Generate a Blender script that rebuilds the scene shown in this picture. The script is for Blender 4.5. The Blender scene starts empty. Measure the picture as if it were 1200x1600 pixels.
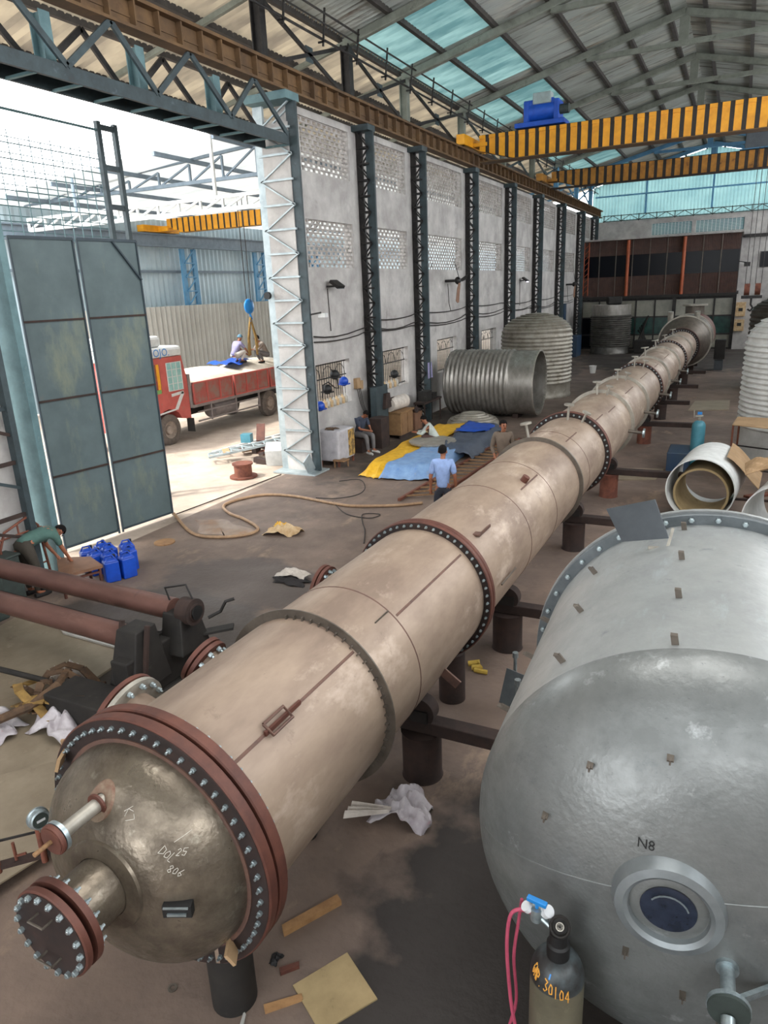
import bpy, bmesh, math, random
from mathutils import Vector, Matrix
random.seed(7)
SC = bpy.context.scene
COL = SC.collection
PI = math.pi
R = math.radians
# ---------------------------------------------------------------- camera
Hc = 4.5
up = Vector((-150, 3500, 1100)).normalized()
dyv = Vector((561, 366, -1100)); dyv = (dyv - up * dyv.dot(up)).normalized()
dxv = dyv.cross(up)
cam = bpy.data.cameras.new('camera'); camo = bpy.data.objects.new('camera', cam); COL.objects.link(camo)
mw = Matrix(((dxv[0], dxv[1], dxv[2]), (dyv[0], dyv[1], dyv[2]), (up[0], up[1], up[2])))
camo.matrix_world = Matrix.Translation((0, 0, Hc)) @ mw.to_4x4()
cam.sensor_fit = 'VERTICAL'; cam.sensor_height = 36.0; cam.lens = 36.0 * 1100 / 1600
cam.clip_start = .05; cam.clip_end = 400
SC.camera = camo
# ---------------------------------------------------------------- light
SC.view_settings.view_transform = 'Standard'
SC.view_settings.look = 'None'
SC.view_settings.gamma = 1.0
SC.view_settings.exposure = 0.55
SC.view_settings.use_curve_mapping = False
w = bpy.data.worlds.new('world'); SC.world = w; w.use_nodes = True
bg = w.node_tree.nodes['Background']
bg.inputs[0].default_value = (0.95, 0.975, 1.0, 1); bg.inputs[1].default_value = 5.0
sun = bpy.data.lights.new('sun', 'SUN'); sun.energy = 3.5; sun.angle = R(6); sun.color = (1, .95, .86)
so = bpy.data.objects.new('sun', sun); COL.objects.link(so)
so.rotation_euler = Vector((-0.55, -0.55, 1.0)).to_track_quat('Z', 'Y').to_euler()
def area(name, loc, target, sx, sy, e, col):
    l = bpy.data.lights.new(name, 'AREA'); l.shape = 'RECTANGLE'; l.size = sx; l.size_y = sy
    l.energy = e; l.color = col
    o = bpy.data.objects.new(name, l); COL.objects.link(o); o.location = loc
    o.rotation_euler = (Vector(loc) - Vector(target)).to_track_quat('Z', 'Y').to_euler()
    return o
# fill lamp added under the closed roof over the near bays
area('overhead_fill', (-1.5, 6.5, 11.3), (-1.5, 7.5, 0), 7, 7, 560, (1, .98, .95))
# ---------------------------------------------------------------- materials
def lin(c):
    if isinstance(c, str):
        c = [int(c[i:i + 2], 16) / 255 for i in (0, 2, 4)]
        c = [x / 12.92 if x <= .04045 else ((x + .055) / 1.055) ** 2.4 for x in c]
    return (c[0], c[1], c[2], 1)
MATS = {}
def mat(name, c1, c2=None, scale=4, rough=.6, metal=0, bump=0, stretch=(1, 1, 1), spots=None, rr=None, spec=.5, contrast=(.35, .65), bscale=None, alpha=None, trans=0, emit=None, detail=5):
    m = bpy.data.materials.new(name); m.use_nodes = True; MATS[name] = m
    nt = m.node_tree; N = nt.nodes; L = nt.links
    b = N['Principled BSDF']
    b.inputs['Roughness'].default_value = rough; b.inputs['Metallic'].default_value = metal
    b.inputs['Specular IOR Level'].default_value = spec
    b.inputs['Base Color'].default_value = lin(c1)
    if trans: b.inputs['Transmission Weight'].default_value = trans
    if emit: b.inputs['Emission Color'].default_value = lin(emit[0]); b.inputs['Emission Strength'].default_value = emit[1]
    if alpha is not None: b.inputs['Alpha'].default_value = alpha
    if c2 is None and not bump: return m
    tc = N.new('ShaderNodeTexCoord'); mp = N.new('ShaderNodeMapping'); mp.inputs['Scale'].default_value = stretch
    L.new(tc.outputs['Object'], mp.inputs[0])
    nz = N.new('ShaderNodeTexNoise'); nz.inputs['Scale'].default_value = scale; nz.inputs['Detail'].default_value = detail
    nz.inputs['Roughness'].default_value = .65
    L.new(mp.outputs[0], nz.inputs['Vector'])
    if c2 is not None:
        cr = N.new('ShaderNodeValToRGB'); e = cr.color_ramp.elements
        e[0].position, e[1].position = contrast; e[0].color = lin(c1); e[1].color = lin(c2)
        L.new(nz.outputs[0], cr.inputs[0]); out = cr.outputs[0]
        for sp in (spots or []):
            n2 = N.new('ShaderNodeTexNoise'); n2.inputs['Scale'].default_value = sp[1]; n2.inputs['Detail'].default_value = 6
            n2.inputs['Roughness'].default_value = .7
            if len(sp) > 3:
                m2 = N.new('ShaderNodeMapping'); m2.inputs['Scale'].default_value = sp[3]; m2.inputs['Location'].default_value = (sp[1], 3, 7)
                L.new(tc.outputs['Object'], m2.inputs[0]); L.new(m2.outputs[0], n2.inputs['Vector'])
            else: L.new(tc.outputs['Object'], n2.inputs['Vector'])
            r2 = N.new('ShaderNodeMapRange'); r2.inputs['From Min'].default_value = sp[2]; r2.inputs['From Max'].default_value = sp[2] + .16
            L.new(n2.outputs[0], r2.inputs['Value'])
            mx = N.new('ShaderNodeMixRGB'); L.new(r2.outputs[0], mx.inputs[0]); L.new(out, mx.inputs[1]); mx.inputs[2].default_value = lin(sp[0])
            out = mx.outputs[0]
        L.new(out, b.inputs['Base Color'])
    if rr:
        mr = N.new('ShaderNodeMapRange'); mr.inputs['To Min'].default_value = rr[0]; mr.inputs['To Max'].default_value = rr[1]
        mr.inputs['From Min'].default_value = .3; mr.inputs['From Max'].default_value = .7
        L.new(nz.outputs[0], mr.inputs['Value']); L.new(mr.outputs[0], b.inputs['Roughness'])
    if bump:
        bp = N.new('ShaderNodeBump'); bp.inputs['Strength'].default_value = min(1, bump); bp.inputs['Distance'].default_value = .02
        n3 = nz
        if bscale:
            n3 = N.new('ShaderNodeTexNoise'); n3.inputs['Scale'].default_value = bscale; n3.inputs['Detail'].default_value = 4
            L.new(mp.outputs[0], n3.inputs['Vector'])
        L.new(n3.outputs[0], bp.inputs['Height']); L.new(bp.outputs[0], b.inputs['Normal'])
    return m
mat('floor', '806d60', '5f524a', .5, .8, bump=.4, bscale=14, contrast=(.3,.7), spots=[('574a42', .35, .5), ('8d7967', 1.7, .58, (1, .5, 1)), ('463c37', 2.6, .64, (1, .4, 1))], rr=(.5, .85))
def floor_stain_and_shade():  # first ellipse: oil stain plus painted shade between the tanks; others simply darker
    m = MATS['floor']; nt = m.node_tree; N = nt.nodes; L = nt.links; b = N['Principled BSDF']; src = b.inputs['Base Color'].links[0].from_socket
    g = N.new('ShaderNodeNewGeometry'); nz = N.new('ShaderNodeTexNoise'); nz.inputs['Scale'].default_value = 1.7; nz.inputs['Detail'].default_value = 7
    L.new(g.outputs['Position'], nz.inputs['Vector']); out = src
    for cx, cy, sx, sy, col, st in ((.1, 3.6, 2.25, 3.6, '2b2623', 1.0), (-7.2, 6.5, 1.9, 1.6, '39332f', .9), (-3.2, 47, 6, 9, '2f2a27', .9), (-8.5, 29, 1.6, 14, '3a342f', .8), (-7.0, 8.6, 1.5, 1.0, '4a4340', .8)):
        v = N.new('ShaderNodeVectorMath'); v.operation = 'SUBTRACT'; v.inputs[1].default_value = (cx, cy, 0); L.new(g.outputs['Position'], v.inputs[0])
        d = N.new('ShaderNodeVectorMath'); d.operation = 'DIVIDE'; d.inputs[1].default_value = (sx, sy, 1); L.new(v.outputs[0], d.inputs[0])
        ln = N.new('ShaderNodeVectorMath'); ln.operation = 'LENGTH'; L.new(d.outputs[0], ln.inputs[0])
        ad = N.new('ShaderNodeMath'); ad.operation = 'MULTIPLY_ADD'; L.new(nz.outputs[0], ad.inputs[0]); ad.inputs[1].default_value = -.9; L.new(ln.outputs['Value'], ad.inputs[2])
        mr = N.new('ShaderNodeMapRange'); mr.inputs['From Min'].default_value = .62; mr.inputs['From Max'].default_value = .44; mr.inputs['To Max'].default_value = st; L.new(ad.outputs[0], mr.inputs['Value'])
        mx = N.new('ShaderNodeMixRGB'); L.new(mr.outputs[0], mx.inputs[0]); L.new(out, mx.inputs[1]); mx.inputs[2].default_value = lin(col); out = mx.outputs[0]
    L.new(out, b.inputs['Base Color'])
floor_stain_and_shade()
mat('yard', 'b3a394', '96887b', .8, .95, bump=.4, bscale=9, spots=[('c3b6a8', 1.4, .58), ('8b7566', .6, .6)])
mat('whitewall', 'b9b6b2', '9a9693', 1.3, .9, bump=.3, bscale=14, spots=[('6f6a66', 1.7, .62, (1, 1, .5)), ('cbc8c4', .7, .6), ('57524e', 5, .7)])
mat('wallbare', '8f8a85', 'b0aca8', 2.5, .95, bump=.6, bscale=20, spots=[('5a5550', 3, .55)])
mat('steelteal', '38464a', '283236', 3, .55, .1, spots=[('55636a', 5, .62), ('3a2d26', 3, .66)])
mat('steelteal_light', '5f7c80', '4b666b', 3, .6, .1, spots=[('8d9a98', 6, .64), ('4a3a30', 4, .68)])
mat('silverpaint', 'a9b3b5', '8d989b', 4, .45, .35, spots=[('6a5a4c', 4, .66)])
mat('dark', '1e1d1e', '2c2a2a', 5, .7)
mat('blackmetal', '1d1c1d', '33302e', 5, .5, .4)
mat('rustbeam', '6b5134', '4f3b28', 2, .75, .1, spots=[('45291b', 3, .6), ('86623a', 1.5, .6)])
mat('rust', '7c4a38', '5a3328', 5, .8, .15, bump=.25, spots=[('3b2521', 4, .62), ('94604a', 9, .64)])
mat('redoxide', '61392d', '4a2a22', 5, .62, .15, spots=[('744a3c', 8, .63, (1, 1, 1)), ('3f2724', 3, .62)])
mat('flangeface', '352825', '231c1b', 7, .6, .3, spots=[('4f3730', 5, .62)])
mat('darkrust', '3c2b25', '261d1a', 4, .8, .1, bump=.3, spots=[('5a3a2c', 5, .62)])
mat('roofsheet', 'a3a8a4', '83877f', .35, .75, .1, stretch=(.35, 1.2, 1), spots=[('b4b0a5', .5, .53, (.3, 1.6, 1)), ('5a4c42', .7, .57, (.25, 2.4, 1)), ('b9a58e', .9, .6, (.3, 3, 1)), ('3f3a36', 1.6, .62, (.3, 5, 1)), ('4c4742', 1.0, .52, (.12, 11, 1))])  # last fine streaks imitate the shading of the corrugation; other spots are stains
mat('purlin', '3b3733', '2b2724', 3, .8, spots=[('6a6560', 4, .62)])
mat('rafter', '777c72', '5e6259', 2, .7, spots=[('3a3833', 3, .6), ('92968b', 5, .64)])
mat('rafterblue', '4a7897', '3d6782', 2, .7)
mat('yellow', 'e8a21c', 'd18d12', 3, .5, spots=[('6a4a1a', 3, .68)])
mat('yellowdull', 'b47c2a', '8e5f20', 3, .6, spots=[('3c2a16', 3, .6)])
mat('stripe', '17130f', '2a211a', 5, .6)
mat('blue', '1450b8', '0d3f99', 3, .5)
mat('boxgrey', '9aa6a8', '87928f', 4, .6)
mat('pipe', 'a08d7b', '7a685b', 2.2, .5, .12, bump=.12, stretch=(1, .35, 1), rr=(.42, .62), contrast=(.3, .68),
    spots=[('bba999', 1.6, .56, (1, .5, 1)), ('6d5c50', 4.5, .62, (1, .8, .6)), ('59483f', 14, .71, (2, .5, 1)), ('8a6a58', 2.2, .66, (.6, 1, 1))])
mat('head', '7a7062', '584f44', 5, .36, .6, bump=.2, bscale=30, rr=(.25, .5), spots=[('8f897b', 8, .6), ('3b342d', 3.4, .6), ('7c6c57', 12, .64)])
mat('weld', '6a4e42', '55403a', 12, .7, .2)
mat('ringsteel', '6b635a', '564f48', 5, .5, .45, spots=[('8a8378', 9, .62)])
mat('ringbright', 'a8a398', '88837a', 5, .45, .4)
mat('zinc', 'aebabd', '8b979b', 20, .35, .75)
mat('silver', 'a2a5a4', '8d9090', 2.2, .42, .4, bump=.12, bscale=25, stretch=(1, .8, 1), rr=(.33, .5), spots=[('aab3b5', 3, .58, (1.5, .4, 1)), ('6a7275', 5, .62), ('565d60', 26, .72, (1, 3, 1))])
mat('silverhead_shaded', '7c7f7e', '686b6a', 3, .42, .45, bump=.15, bscale=30, rr=(.34, .5), spots=[('a4a8a8', 5, .6), ('3d4144', 30, .62, (1, 1, 4)), ('5d6162', 2.4, .6)])  # same metal as the silver shell, darkened in colour for the head's shade
mat('padrust', '6b4a3c', '8a7a68', 14, .6, .3)
mat('sightglass', '2a3140', '1c222e', 12, .12, spec=.6)
mat('silverring', '858b8d', '767c7f', 6, .4, .5)
mat('silverflange', '646a6d', '53595c', 6, .5, .4)
mat('plategrey', '474c51', '50565b', 5, .45, .3)
mat('stainless', '9a968f', '7d7973', 4, .38, .6, rr=(.3, .5), stretch=(1, 1, .4), spots=[('b1ada5', 3, .6, (1, 1, .3)), ('655c52', 4, .63)])
mat('tankrib', 'a09b90', '7f796e', 3, .5, .4, spots=[('c0bbb0', 5, .6), ('5e4f42', 3, .6)])
mat('tankwhite', 'd3d3d0', 'bdbdb9', 3, .5, .2, spots=[('8e7f6c', 3, .64), ('d2d3d1', 5, .6)])
mat('tankgrey', '6a6863', '4e4c48', 3, .4, .5)
mat('tankdark', '4e4a44', '38352f', 3, .6, .3)
mat('gate', '566567', '495759', 1.2, .6, .05, spots=[('747a68', .9, .55, (1, 1, .4)), ('6b5545', 2.2, .68, (1, 1, .3)), ('3d4b4d', 1.6, .6, (1, 1, .5))])
mat('gateframe', '2e3c44', '26323a', 4, .6)
mat('officebrown', '4c332a', '3c2821', 3, .7, spots=[('5b4034', 6, .6)])
mat('officeorange', 'a4502b', '8c4324', 4, .6)
mat('glassdark', '0a0d14', None, rough=.22, spec=.15)
mat('glasscream', '8a887c', '75746a', 2, .3)
mat('glassgreen', '2e4f49', '1f3432', 2, .2)
mat('wood', '8b6a48', '6e5238', 5, .8, stretch=(1, 6, 1), spots=[('503a28', 6, .62)])
mat('stickwood', 'a07a50', '866340', 8, .8)
mat('cardboard', 'a08c67', '8a7856', 3, .9, spots=[('5f4f38', 6, .62)])
mat('brownpaper', 'a78a68', '8f7454', 3, .85, bump=.3)
mat('sheetmetal', '998c79', '857866', 2, .5, .3, spots=[('6f6252', 3, .6), ('b0a28d', 4, .6)])
mat('sheetbright', 'c9c6c0', 'b2afa9', 3, .4, .4)
mat('tarpyellow', 'e0b02c', 'c9971c', 6, .55, bump=.5)
mat('tarpblue', '7f9fc4', '6788b4', 4, .55, bump=.6, spots=[('a5a39e', 4, .6), ('3b6fc0', 3, .62)])
mat('tarpgrey', '47505f', '3b4350', 5, .6, bump=.6)
mat('jerryblue', '1349b5', '0c3a98', 5, .4)
mat('jerrycap', '191c22', None, rough=.5)
mat('hose', 'a48566', '8a6d52', 10, .6)
mat('cable', '2a2523', None, rough=.7)
mat('pinkhose', 'b04a62', '9c3d55', 10, .5)
mat('bottlegrey', '6a6554', '585344', 4, .5, .1, spots=[('7d7866', 5, .6), ('45403a', 3, .6)])
mat('bottletop', '4c5659', '2d2c2c', 3, .45, .2, contrast=(.4, .55))
mat('bottleblue', '4a8898', '3f7684', 4, .45, .1, spots=[('7e9da3', 5, .66)])
mat('handleblue', '1677bd', None, rough=.4)
mat('aqua', '3b9aa0', None, rough=.6)
mat('yellowpaint', 'd0953a', None, rough=.7)
mat('chalk', 'bdb8ae', None, rough=.9)
mat('black', '0c0c0d', None, rough=.6)
mat('white', 'd2d4d2', 'bfc1bf', 6, .6)
mat('clothcream', 'c9b28f', 'a98a62', 8, .9, bump=.6)
mat('clothwhite', 'c9c1b8', 'b0a79d', 8, .9, bump=.6)
mat('clothblack', '1d1b1c', '2c2829', 8, .9)
mat('plasticbag', 'c4bfc2', 'a79fa4', 6, .35, bump=.5, spots=[('c25a6a', 5, .64, (1, 1, 3))], alpha=.93)
mat('strapbrown', '5c4530', '3f2f22', 8, .85, bump=.5, spots=[('80633f', 5, .6)])
mat('strapyellow', '94763f', '73592f', 8, .85, bump=.5)
mat('glove', 'c7a94e', 'b0923c', 8, .8)
mat('machinegreen', '35403c', '242b28', 4, .7, spots=[('5a6a62', 5, .63)])
mat('machinedark', '2c2926', '1d1b1a', 4, .7, .2, spots=[('4a4640', 5, .62)])
mat('roller', '74534a', '583d36', 3, .45, .4, stretch=(.4, 1, 1), spots=[('8c6c60', 5, .6, (.3, 1, 1)), ('33262a', 3, .63)])
mat('mdf', '7c5a44', '684a38', 4, .7)
mat('woodbox', '8f6f4b', '775a3b', 4, .8)
mat('acwhite', 'b4b2b6', '9d9b9f', 4, .5, spots=[('7f7b7c', 4, .6)])
mat('acyellow', 'b08d4b', '6c5733', 8, .7, contrast=(.45, .55))
mat('shedsheet', 'c2c0b8', 'b0aea6', .5, .6, .2)
mat('shedsheetblue', 'bccbd0', 'a6bac2', .5, .6, .2)
mat('bluecolumn', '5d93b6', '4f83a5', 3, .6)
mat('shedsteel', '74828d', '63717c', 3, .6)
mat('truckred', 'bd5a52', 'a84b44', 2, .55, spots=[('8c6a60', 3, .6)])
mat('truckpanel', 'a0524a', '8c6d64', 2.5, .7, contrast=(.42, .58))
mat('truckgrey', '8d8583', '7a7270', 3, .8)
mat('trucknavy', '17324f', '2b3b4a', 3, .5)
mat('truckpurple', '7a2440', '8a5a20', 8, .5)
mat('tyre', '6c635c', '544c47', 6, .95)
mat('hub', 'a09287', '83766c', 6, .8)
mat('load', 'd6ccbd', 'c4b9a8', 5, .95, bump=.5)
mat('greenpaint', '6d9a58', None, rough=.7)
mat('skin', '9a6348', '8a563d', 6, .6)
mat('hair', '0e0b0a', None, rough=.9, spec=.2)
for nme, c in dict(shirtblue='8ea6d4', shirtteal='47665f', shirtwhite='bcc4bd', shirtbrown='6b5d51', shirtnavy='363d4e', shirtpurple='8a86a8', shirtgrey='8d8279', trouserdark='22252f', trouserolive='3a342c', trouserbrown='4c3631', trousergrey='6b6868', trouserwhite='c9c4bd', capblue='5d8296', shoewhite='c2bfbb', shoeblack='1f1c1b').items():
    mat(nme, c, tuple(x * .8 for x in lin(c)[:3]), 10, .85, bump=.3)
mat('gaugeface', 'c3c6c8', None, rough=.3)
mat('screen', '9cc3bd', '7fb0ae', 3, .5)
mat('lampglow', 'ffffff', None, emit=('e8dcff', 9))
mat('bucketwhite', 'c9c9c6', None, rough=.5)
mat('oilfloor', '3d3632', '302a27', 1.5, .7, bump=.3, bscale=14, spots=[('4a423c', 2.5, .6)])
mat('wetfloor', '9a8a80', '7d6a5c', 3, .12, spots=[('8a6a50', 2.2, .52)], spec=.8)
mat('foliage', '4f8a4a', '3b6d3a', 3, .9)
def translucent(name, c, c2, f=.75):
    m = bpy.data.materials.new(name); m.use_nodes = True; MATS[name] = m
    nt = m.node_tree; N = nt.nodes; L = nt.links
    b = N['Principled BSDF']; b.inputs['Roughness'].default_value = .5
    t = N.new('ShaderNodeBsdfTranslucent'); mx = N.new('ShaderNodeMixShader'); mx.inputs[0].default_value = f
    tc = N.new('ShaderNodeTexCoord'); nz = N.new('ShaderNodeTexNoise'); nz.inputs['Scale'].default_value = .9; nz.inputs['Detail'].default_value = 6
    mp = N.new('ShaderNodeMapping'); mp.inputs['Scale'].default_value = (.6, 2.5, 1)
    L.new(tc.outputs['Object'], mp.inputs[0]); L.new(mp.outputs[0], nz.inputs['Vector'])
    cr = N.new('ShaderNodeValToRGB'); cr.color_ramp.elements[0].position = .35; cr.color_ramp.elements[1].position = .65
    cr.color_ramp.elements[0].color = lin(c); cr.color_ramp.elements[1].color = lin(c2)
    L.new(nz.outputs[0], cr.inputs[0]); L.new(cr.outputs[0], b.inputs['Base Color']); L.new(cr.outputs[0], t.inputs[0])
    L.new(b.outputs[0], mx.inputs[1]); L.new(t.outputs[0], mx.inputs[2]); L.new(mx.outputs[0], N['Material Output'].inputs[0])
translucent('skylight', '7f9c9a', '4f7072', .28)
translucent('gablesheet', '7c9a99', '6a8a8c', .4)
translucent('pane', '7a9494', '5f8088', .5)
translucent('oldsheet', 'a39883', '6f675b', .22)
translucent('shedroof', 'c6c8c6', 'b2b6b5', .2)
# ---------------------------------------------------------------- builders
def tag(o, label=None, cat=None, group=None, kind=None):
    if label: o['label'] = label
    if cat: o['category'] = cat
    if group: o['group'] = group
    if kind: o['kind'] = kind
    return o
def thing(name, loc, label, cat, group=None):
    o = bpy.data.objects.new(name, None); COL.objects.link(o); o.location = loc; o.empty_display_size = .1
    return tag(o, label, cat, group)
def wloc(o):
    v = Vector((0, 0, 0))
    while o is not None: v = v + o.location; o = o.parent
    return v
def frame(d):
    d = Vector(d).normalized(); a = Vector((0, 0, 1)) if abs(d.z) < .95 else Vector((1, 0, 0))
    u = d.cross(a).normalized(); v = u.cross(d).normalized()
    return d, u, v      # u sideways, v upward-ish
class MB:
    def __init__(s): s.v = []; s.f = []; s.m = []; s.mats = []
    def mi(s, m):
        if m is None: return 0
        if m not in s.mats: s.mats.append(m)
        return s.mats.index(m)
    def add(s, vs, fs, m=None):
        o = len(s.v); k = s.mi(m); s.v += [tuple(x) for x in vs]
        for f in fs: s.f.append([i + o for i in f]); s.m.append(k)
        return s
    def hexa(s, p, m=None):
        return s.add(p, [(0, 3, 2, 1), (4, 5, 6, 7), (0, 1, 5, 4), (1, 2, 6, 5), (2, 3, 7, 6), (3, 0, 4, 7)], m)
    def box(s, x0, x1, y0, y1, z0, z1, m=None):
        return s.hexa([(x0, y0, z0), (x1, y0, z0), (x1, y1, z0), (x0, y1, z0), (x0, y0, z1), (x1, y0, z1), (x1, y1, z1), (x0, y1, z1)], m)
    def obox(s, c, sx, sy, sz, rz=0, m=None, rx=0, ry=0):
        M = Matrix.Translation(c) @ Matrix.Rotation(rz, 4, 'Z') @ Matrix.Rotation(ry, 4, 'Y') @ Matrix.Rotation(rx, 4, 'X')
        p = [M @ Vector((a * sx / 2, b * sy / 2, e * sz / 2)) for a, b, e in ((-1, -1, -1), (1, -1, -1), (1, 1, -1), (-1, 1, -1), (-1, -1, 1), (1, -1, 1), (1, 1, 1), (-1, 1, 1))]
        return s.hexa(p, m)
    def bar(s, a, b, wd, ht, m=None):
        a = Vector(a); b = Vector(b); d, u, v = frame(b - a); u = u * wd / 2; v = v * ht / 2
        return s.hexa([a - u - v, a + u - v, b + u - v, b - u - v, a - u + v, a + u + v, b + u + v, b - u + v], m)
    def ibeam(s, a, b, wd, ht, t=.02, m=None):
        a = Vector(a); b = Vector(b); d, u, v = frame(b - a)
        s.bar(a + v * (ht / 2 - t / 2), b + v * (ht / 2 - t / 2), wd, t, m); s.bar(a - v * (ht / 2 - t / 2), b - v * (ht / 2 - t / 2), wd, t, m)
        return s.bar(a, b, t, ht - 2 * t, m)
    def lathe(s, prof, o=(0, 0, 0), d=(0, 0, 1), n=24, m=None, a0=0, a1=2 * PI, caps=False):
        # prof: list of (r, t) ; t along d
        o = Vector(o); d, u, v = frame(d); full = abs(a1 - a0 - 2 * PI) < 1e-6; nn = n if full else n + 1
        vs = []; fs = []
        for r, t in prof:
            for i in range(nn):
                a = a0 + (a1 - a0) * i / n
                vs.append(o + d * t + (u * math.cos(a) + v * math.sin(a)) * r)
        for j in range(len(prof) - 1):
            for i in range(n):
                i2 = (i + 1) % nn if full else i + 1
                fs.append((j * nn + i, (j + 1) * nn + i, (j + 1) * nn + i2, j * nn + i2))
        if caps and full:
            fs.append(tuple(range(nn))); fs.append(tuple(reversed(range((len(prof) - 1) * nn, len(prof) * nn))))
        return s.add(vs, fs, m)
    def cyl(s, a, b, r, r2=None, n=16, m=None):
        a = Vector(a); b = Vector(b); L = (b - a).length
        return s.lathe([(r, 0), (r if r2 is None else r2, L)], a, b - a, n, m, caps=True)
    def ring(s, a, d, ri, ro, t, n=32, m=None):
        return s.lathe([(ri, 0), (ro, 0), (ro, t), (ri, t), (ri, 0)], a, d, n, m)
    def tube(s, pts, r, n=8, m=None, caps=True):
        pts = [Vector(p) for p in pts]; vs = []; fs = []; pu = None
        for i, p in enumerate(pts):
            d = (pts[min(i + 1, len(pts) - 1)] - pts[max(i - 1, 0)])
            d = d.normalized() if d.length > 1e-9 else Vector((0, 0, 1))
            if pu is None: _, u, v = frame(d)
            else:
                u = (pu - d * pu.dot(d)).normalized(); v = u.cross(d)
            pu = u; rr = r[i] if isinstance(r, (list, tuple)) else r
            for k in range(n):
                a = 2 * PI * k / n; vs.append(p + (u * math.cos(a) + v * math.sin(a)) * rr)
        for i in range(len(pts) - 1):
            for k in range(n):
                k2 = (k + 1) % n; fs.append((i * n + k, (i + 1) * n + k, (i + 1) * n + k2, i * n + k2))
        if caps: fs.append(tuple(range(n))); fs.append(tuple(reversed(range((len(pts) - 1) * n, len(pts) * n))))
        return s.add(vs, fs, m)
    def grid(s, fn, nu, nv, m=None, thick=0):
        vs = [Vector(fn(i / nu, j / nv)) for j in range(nv + 1) for i in range(nu + 1)]
        w_ = nu + 1; fs = [(j * w_ + i, j * w_ + i + 1, (j + 1) * w_ + i + 1, (j + 1) * w_ + i) for j in range(nv) for i in range(nu)]
        return s.add(vs, fs, m)
    def ball(s, c, rx, ry, rz, n=12, m=None):
        vs = []; fs = []; h = n // 2 + 1; c = Vector(c)
        for j in range(h + 1):
            t = PI * j / h
            for i in range(n): a = 2 * PI * i / n; vs.append(c + Vector((rx * math.sin(t) * math.cos(a), ry * math.sin(t) * math.sin(a), rz * math.cos(t))))
        for j in range(h):
            for i in range(n): i2 = (i + 1) % n; fs.append((j * n + i, (j + 1) * n + i, (j + 1) * n + i2, j * n + i2))
        return s.add(vs, fs, m)
    def xf(s, M):
        s.v = [tuple(M @ Vector(p)) for p in s.v]; return s
    def build(s, name, m, parent=None, smooth=False, bevel=0, solid=0, ang=40):
        me = bpy.data.meshes.new(name)
        base = wloc(parent) if parent else None
        if parent is None:
            xs = [p[0] for p in s.v]; ys = [p[1] for p in s.v]; zs = [p[2] for p in s.v]
            base = Vector(((min(xs) + max(xs)) / 2, (min(ys) + max(ys)) / 2, min(zs)))
        me.from_pydata([tuple(Vector(p) - base) for p in s.v], [], s.f)
        me.materials.append(MATS[m])
        for q in s.mats: me.materials.append(MATS[q] if q else MATS[m])
        if s.mats: me.polygons.foreach_set('material_index', [k + 1 if s.mats else 0 for k in s.m])
        bm = bmesh.new(); bm.from_mesh(me)
        bmesh.ops.recalc_face_normals(bm, faces=bm.faces); bm.to_mesh(me); bm.free()
        if smooth:
            me.polygons.foreach_set('use_smooth', [True] * len(me.polygons))
            me.set_sharp_from_angle(angle=R(ang))
        me.update()
        o = bpy.data.objects.new(name, me); COL.objects.link(o)
        if parent: o.parent = parent
        else: o.location = base
        if bevel:
            b = o.modifiers.new('bevel', 'BEVEL'); b.width = bevel; b.segments = 2; b.limit_method = 'ANGLE'
        if solid:
            b = o.modifiers.new('solid', 'SOLIDIFY'); b.thickness = solid; b.offset = 0
        return o
# fix material index when a builder mixes default (None) and named materials
_old_add = MB.add
def _add(s, vs, fs, m=None):
    if m is None: m = '*'
    return _old_add(s, vs, fs, m)
MB.add = _add
MATS['*'] = None
_old_build = MB.build
def _build(s, name, m, *a, **k):
    MATS['*'] = MATS[m]; return _old_build(s, name, m, *a, **k)
MB.build = _build
def copy_tree(o, parent=None):
    c = o.copy(); COL.objects.link(c)
    if parent: c.parent = parent
    for ch in list(o.children): copy_tree(ch, c)
    return c
def text_verts(txt, size):
    cu = bpy.data.curves.new('lettering', 'FONT'); cu.body = txt; cu.size = size; cu.align_x = 'CENTER'; cu.align_y = 'CENTER'; cu.resolution_u = 2
    o = bpy.data.objects.new('lettering', cu); COL.objects.link(o)
    dg = bpy.context.evaluated_depsgraph_get(); dg.update()
    me = bpy.data.meshes.new_from_object(o.evaluated_get(dg))
    vs = [v.co.copy() for v in me.vertices]; fs = [tuple(p.vertices) for p in me.polygons]
    bpy.data.objects.remove(o); bpy.data.curves.remove(cu); bpy.data.meshes.remove(me)
    return vs, fs
def strokes(polys, fn, r, n=5):
    b = MB()
    for pl in polys:
        pts = []
        for (x0, y0), (x1, y1) in zip(pl[:-1], pl[1:]):
            for k in range(4): pts.append(fn(x0 + (x1 - x0) * k / 4, y0 + (y1 - y0) * k / 4))
        pts.append(fn(*pl[-1])); b.tube(pts, r, n)
    return b
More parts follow.
